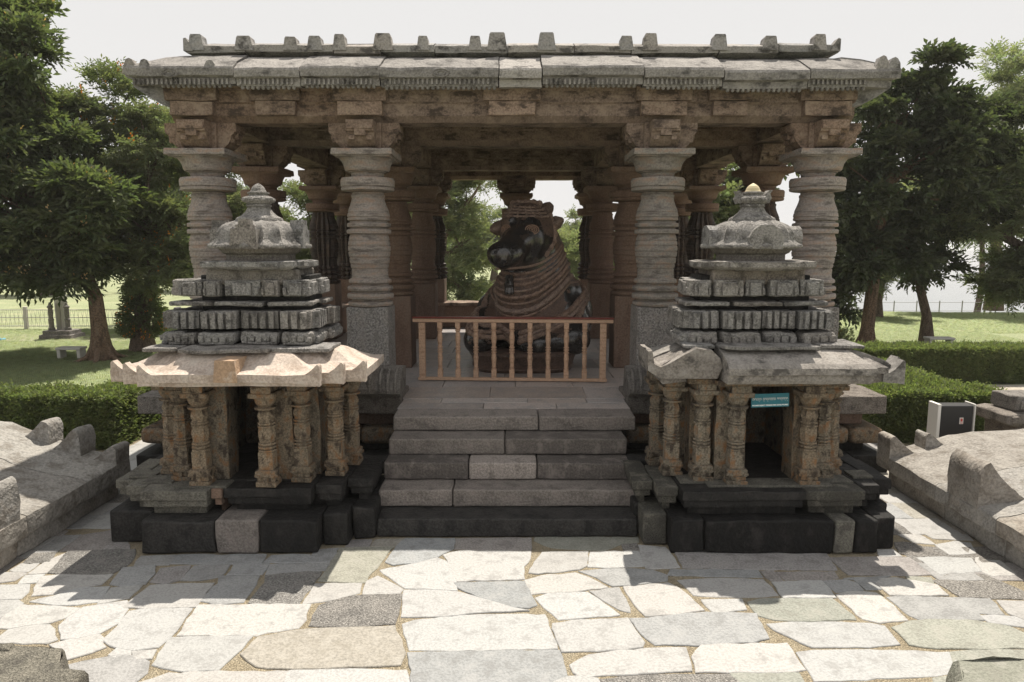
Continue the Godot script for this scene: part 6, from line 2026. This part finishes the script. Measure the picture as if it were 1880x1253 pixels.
func ivy(at: Vector3) -> void:
	R.seed = 91
	var o := thing("ivy", "leafy climber with orange flowers round the trunk of the airy tree", "climber", at)
	var list := []
	var red := []
	for i in 900:
		var a := R.randf() * TAU
		var y := R.randf_range(0.35, 1.9)
		var r := 0.3 + 0.14 * sin(y * 2.4) + R.randf_range(-0.03, 0.12)
		var t := Transform3D(facing(Vector3(cos(a), 0.3, sin(a)), R.randf() * TAU).scaled(Vector3.ONE * 0.22), Vector3(cos(a) * r + 0.05, y, sin(a) * r))
		if R.randf() < 0.1:
			red.append(t)
		else:
			list.append(t)
	scatter("leaves", spray_mesh(7, 0.4, 0.24, 8, 0.1), "leaf_dark", list, o)
	scatter("flowers", spray_mesh(4, 0.34, 0.2, 9, 0.0), "blossom_orange", red, o)
	var g := Geo.new()
	for k in 3:
		var pts := []
		for i in 10:
			var a := k * 2.1 + i * 0.5
			pts.append(Vector3(cos(a) * 0.3, i * 0.2, sin(a) * 0.3))
		tube_taper(g, pts, 0.025, 0.012, 6)
	put("stem", g, "bark", o)

func palm() -> void:
	R.seed = 17
	var o := thing("palm_tree", "distant palm tree standing by the lake fence on the right", "palm", Vector3(29.4, -1.4, -45.0))
	var g := Geo.new()
	var pts := []
	for i in 9:
		pts.append(Vector3(sin(i * 0.5) * 0.12, i * 0.62, 0))
	tube_taper(g, pts, 0.2, 0.13, 9)
	put("trunk", g, "bark", o, Vector3.ZERO, Color(0.9, 0.9, 0.9))
	var top: Vector3 = pts[8]
	for k in 16:
		var a := TAU * k / 16.0 + R.randf_range(-0.15, 0.15)
		var lift := R.randf_range(-0.3, 0.9)
		var f := Geo.new()
		var prev := Vector3.ZERO
		for i in 12:
			var t := (i + 1) / 12.0
			var p := Vector3(cos(a) * 1.9 * t, lift * t - 1.3 * t * t, sin(a) * 1.9 * t)
			g_tube(f, [prev, p], [0.03 * (1.1 - t), 0.028 * (1.05 - t)], 4, false)
			for s in [-1.0, 1.0]:
				var dir := Vector3(-sin(a) * s * 0.7 + cos(a) * 0.5, -0.55, cos(a) * s * 0.7 + sin(a) * 0.5).normalized()
				leaf(f, p, dir, Vector3.UP, 0.55 * (1.15 - t * 0.6), 0.075)
			prev = p
		put("frond", f, "leaf_dark", o, top, Color(1, 1, 1))

# ---------------------------------------------------------------- small and far things

func bench(label: String, at: Vector3, w: float, turn := 0.0) -> void:
	var o := thing("stone_bench", label, "bench", at, "stone benches on the lawn", turn)
	var g := Geo.new()
	g_box(g, Vector3.ZERO, Vector3(w, 0.06, 0.34), 0.015, 0.004, 0.2, at)
	put("seat", g, "concrete", o, Vector3(0, 0.27, 0))
	for s in [-1.0, 1.0]:
		g = Geo.new()
		g_box(g, Vector3.ZERO, Vector3(0.09, 0.245, 0.28), 0.012, 0.005, 0.2, at)
		put("leg", g, "concrete", o, Vector3(s * (w * 0.5 - 0.07), 0.118, 0))

func far_things() -> void:
	R.seed = 5
	bench("pale stone bench on the shaded lawn beside the huge dark tree's trunk", Vector3(-11.6, -0.06, -18.6), 0.66)
	bench("pale stone bench on the lawn beside the leaning tree on the right", Vector3(12.25, -0.02, -20.3), 0.74)
	# litter bin
	var o := thing("litter_bin", "black litter bin with white side panels and a small red emblem, by the right wall", "bin", Vector3(5.74, -0.03, -9.1))
	var g := Geo.new()
	g_box(g, Vector3(0, 0.45, 0), Vector3(0.42, 0.86, 0.2), 0.02, 0.0, 0.5)
	put("body", g, "black_metal", o)
	for s in [[-0.235, 0.045], [0.225, 0.02]]:
		g = Geo.new()
		g_box(g, Vector3(0, 0.45, 0), Vector3(s[1], 0.9, 0.22), 0.01, 0.0, 0.5)
		put("side_panel", g, "white_paint", o, Vector3(s[0], 0, 0))
	g = Geo.new()
	g_box(g, Vector3.ZERO, Vector3(0.05, 0.085, 0.003), 0.001, 0.0, 1.0)
	put("label_plate", g, "white_paint", o, Vector3(0.06, 0.68, 0.1025))
	g = Geo.new()
	g_box(g, Vector3(0, 0.008, 0), Vector3(0.028, 0.04, 0.002), 0.001, 0.0, 1.0)
	g_box(g, Vector3(0, -0.03, 0), Vector3(0.034, 0.01, 0.002), 0.0008, 0.0, 1.0)
	put("emblem", g, "red_paint", o, Vector3(0.06, 0.682, 0.1055))
	# carved blocks stacked at the right edge
	o = thing("carved_stack", "stack of carved temple stones at the right edge behind the wall", "stones", Vector3(6.75, -0.03, -9.2))
	for b in [[0.0, 0.0, 0.9, 0.34, 0.7], [0.05, 0.34, 0.75, 0.3, 0.6], [-0.02, 0.64, 0.86, 0.16, 0.66], [0.06, 0.8, 0.7, 0.2, 0.5], [0.24, 1.0, 0.22, 0.5, 0.24]]:
		g = Geo.new()
		g_box(g, Vector3.ZERO, Vector3(b[2], b[3] - 0.004, b[4]), 0.03, 0.02, 0.1, Vector3(b[1] * 7.0, 0, 0))
		for k in 4:
			if b[2] > 0.5:
				g_box(g, Vector3(-b[2] * 0.38 + k * b[2] * 0.25, 0, b[4] * 0.5), Vector3(b[2] * 0.12, b[3] * 0.6, 0.05), 0.02, 0.008, 0.1)
		put("carved_block", g, "carved_stone", o, Vector3(b[0], b[1] + b[3] * 0.5, 0), tint(0.15))
	# boulder and plants by the tall tree
	o = thing("boulder", "rounded grey stone at the foot of the tall right-hand tree", "stone", Vector3(9.0, -0.08, -17.9))
	g = Geo.new()
	g_box(g, Vector3(0, 0.17, 0), Vector3(0.5, 0.36, 0.42), 0.12, 0.05, 0.08, Vector3(3, 1, 2))
	put("rock", g, "granite", o)
	o = thing("flower_bed", "low flowering plants with red and yellow blooms beside the tall tree", "plants", Vector3(9.4, -0.08, -21.5))
	var l1 := []
	var l2 := []
	for i in 700:
		var p := Vector3(R.randf_range(-0.7, 0.7), R.randf_range(0.02, 0.45), R.randf_range(-0.6, 0.6))
		var t := Transform3D(facing(Vector3(R.randfn(), 1.2, R.randfn()), R.randf() * TAU).scaled(Vector3.ONE * 0.2), p)
		if i % 14 == 0:
			l2.append(t)
		else:
			l1.append(t)
	scatter("leaves", spray_mesh(8, 0.34, 0.14, 12, 0.1), "leaf_mid", l1, o)
	scatter("flowers", spray_mesh(4, 0.3, 0.2, 13, 0.0), "blossom_orange", l2, o)
	# low fence across the far lawn on the left
	o = thing("wire_fence", "low white wire fence across the far lawn on the left", "fence", Vector3(-22.0, -0.08, -25.0))
	for k in 20:
		g = Geo.new()
		g_box(g, Vector3(0, 0.4, 0), Vector3(0.11, 0.86, 0.11), 0.01, 0.0, 1.0)
		put("post", g, "post_white", o, Vector3(-14.0 + k * 1.35, 0, 0), tint(0.1))
	for h in [0.15, 0.45, 0.72]:
		g = Geo.new()
		g_tube(g, [Vector3(-14.0, h, 0.0), Vector3(11.8, h, 0.0)], [0.014, 0.014], 5)
		put("rail", g, "wire", o)
	g = Geo.new()
	for k in 170:
		g_tube(g, [Vector3(-14.0 + k * 0.15, 0.1, 0.004), Vector3(-13.9 + k * 0.15, 0.72, 0.004)], [0.005, 0.005], 3, false)
		g_tube(g, [Vector3(-13.9 + k * 0.15, 0.1, -0.004), Vector3(-14.0 + k * 0.15, 0.72, -0.004)], [0.005, 0.005], 3, false)
	put("mesh_wire", g, "wire", o).set_meta("kind", "stuff")
	# fence by the lake
	o = thing("lake_fence", "thin grey fence on the far lake shore at the right", "fence", Vector3(24.0, -0.62, -34.5))
	for k in 22:
		g = Geo.new()
		g_box(g, Vector3(0, 0.45, 0), Vector3(0.04, 0.8, 0.04), 0.005, 0.0, 1.0)
		put("post", g, "wire", o, Vector3(-11.0 + k * 1.1, 0, 0), Color(0.7, 0.72, 0.72))
	for h in [0.35, 0.76]:
		g = Geo.new()
		g_tube(g, [Vector3(-11.0, h, 0), Vector3(12.2, h, 0)], [0.01, 0.01], 5)
		put("rail", g, "wire", o, Vector3.ZERO, Color(0.7, 0.72, 0.72))
	# broken standing figure between two turned posts on a plinth
	o = thing("stone_monument", "old stone plinth with two turned posts and a broken standing figure on the left lawn", "monument", Vector3(-14.4, -0.07, -22.7))
	for q in [[0.0, 0.0, 1.0, 0.16, 0.8], [0.0, 0.16, 0.86, 0.12, 0.66]]:
		g = Geo.new()
		g_box(g, Vector3.ZERO, Vector3(q[2], q[3], q[4]), 0.015, 0.006, 0.2)
		put("plinth_block", g, "granite", o, Vector3(q[0], q[1] + q[3] * 0.5, 0))
	for s in [-0.26, 0.26]:
		g = Geo.new()
		g_lathe(g, [Vector2(0.1, 0), Vector2(0.1, 0.08), Vector2(0.07, 0.1), Vector2(0.075, 0.3), Vector2(0.085, 0.32), Vector2(0.085, 0.35), Vector2(0.06, 0.38), Vector2(0.075, 0.55), Vector2(0.065, 0.7), Vector2(0.09, 0.72), Vector2(0.09, 0.76), Vector2(0.05, 0.8), Vector2(0.03, 0.88), Vector2(0.0, 0.9)], 14)
		put("turned_post", g, "granite", o, Vector3(s, 0.28, 0.1), tint(0.1))
	g = Geo.new()
	for s in [-0.09, 0.09]:
		g_tube(g, [Vector3(s, 0.0, 0), Vector3(s * 1.1, 0.4, 0), Vector3(s * 0.9, 0.8, 0), Vector3(s * 0.5, 1.2, 0)], [0.085, 0.09, 0.11, 0.13], 10)
	g_tube(g, [Vector3(0, 0.85, 0), Vector3(0, 1.15, 0), Vector3(0, 1.45, 0), Vector3(0, 1.6, 0)], [0.16, 0.15, 0.2, 0.12], 12)
	put("figure", g, "concrete", o, Vector3(-0.05, 0.28, -0.12))
	o = thing("cloth_heap", "small heap of blue cloth lying on the far left lawn", "cloth", Vector3(-16.2, -0.07, -22.0))
	g = Geo.new()
	g_box(g, Vector3(0, 0.05, 0), Vector3(0.6, 0.12, 0.4), 0.06, 0.06, 0.06, Vector3(9, 4, 2))
	put("fold", g, "blue_cloth", o)
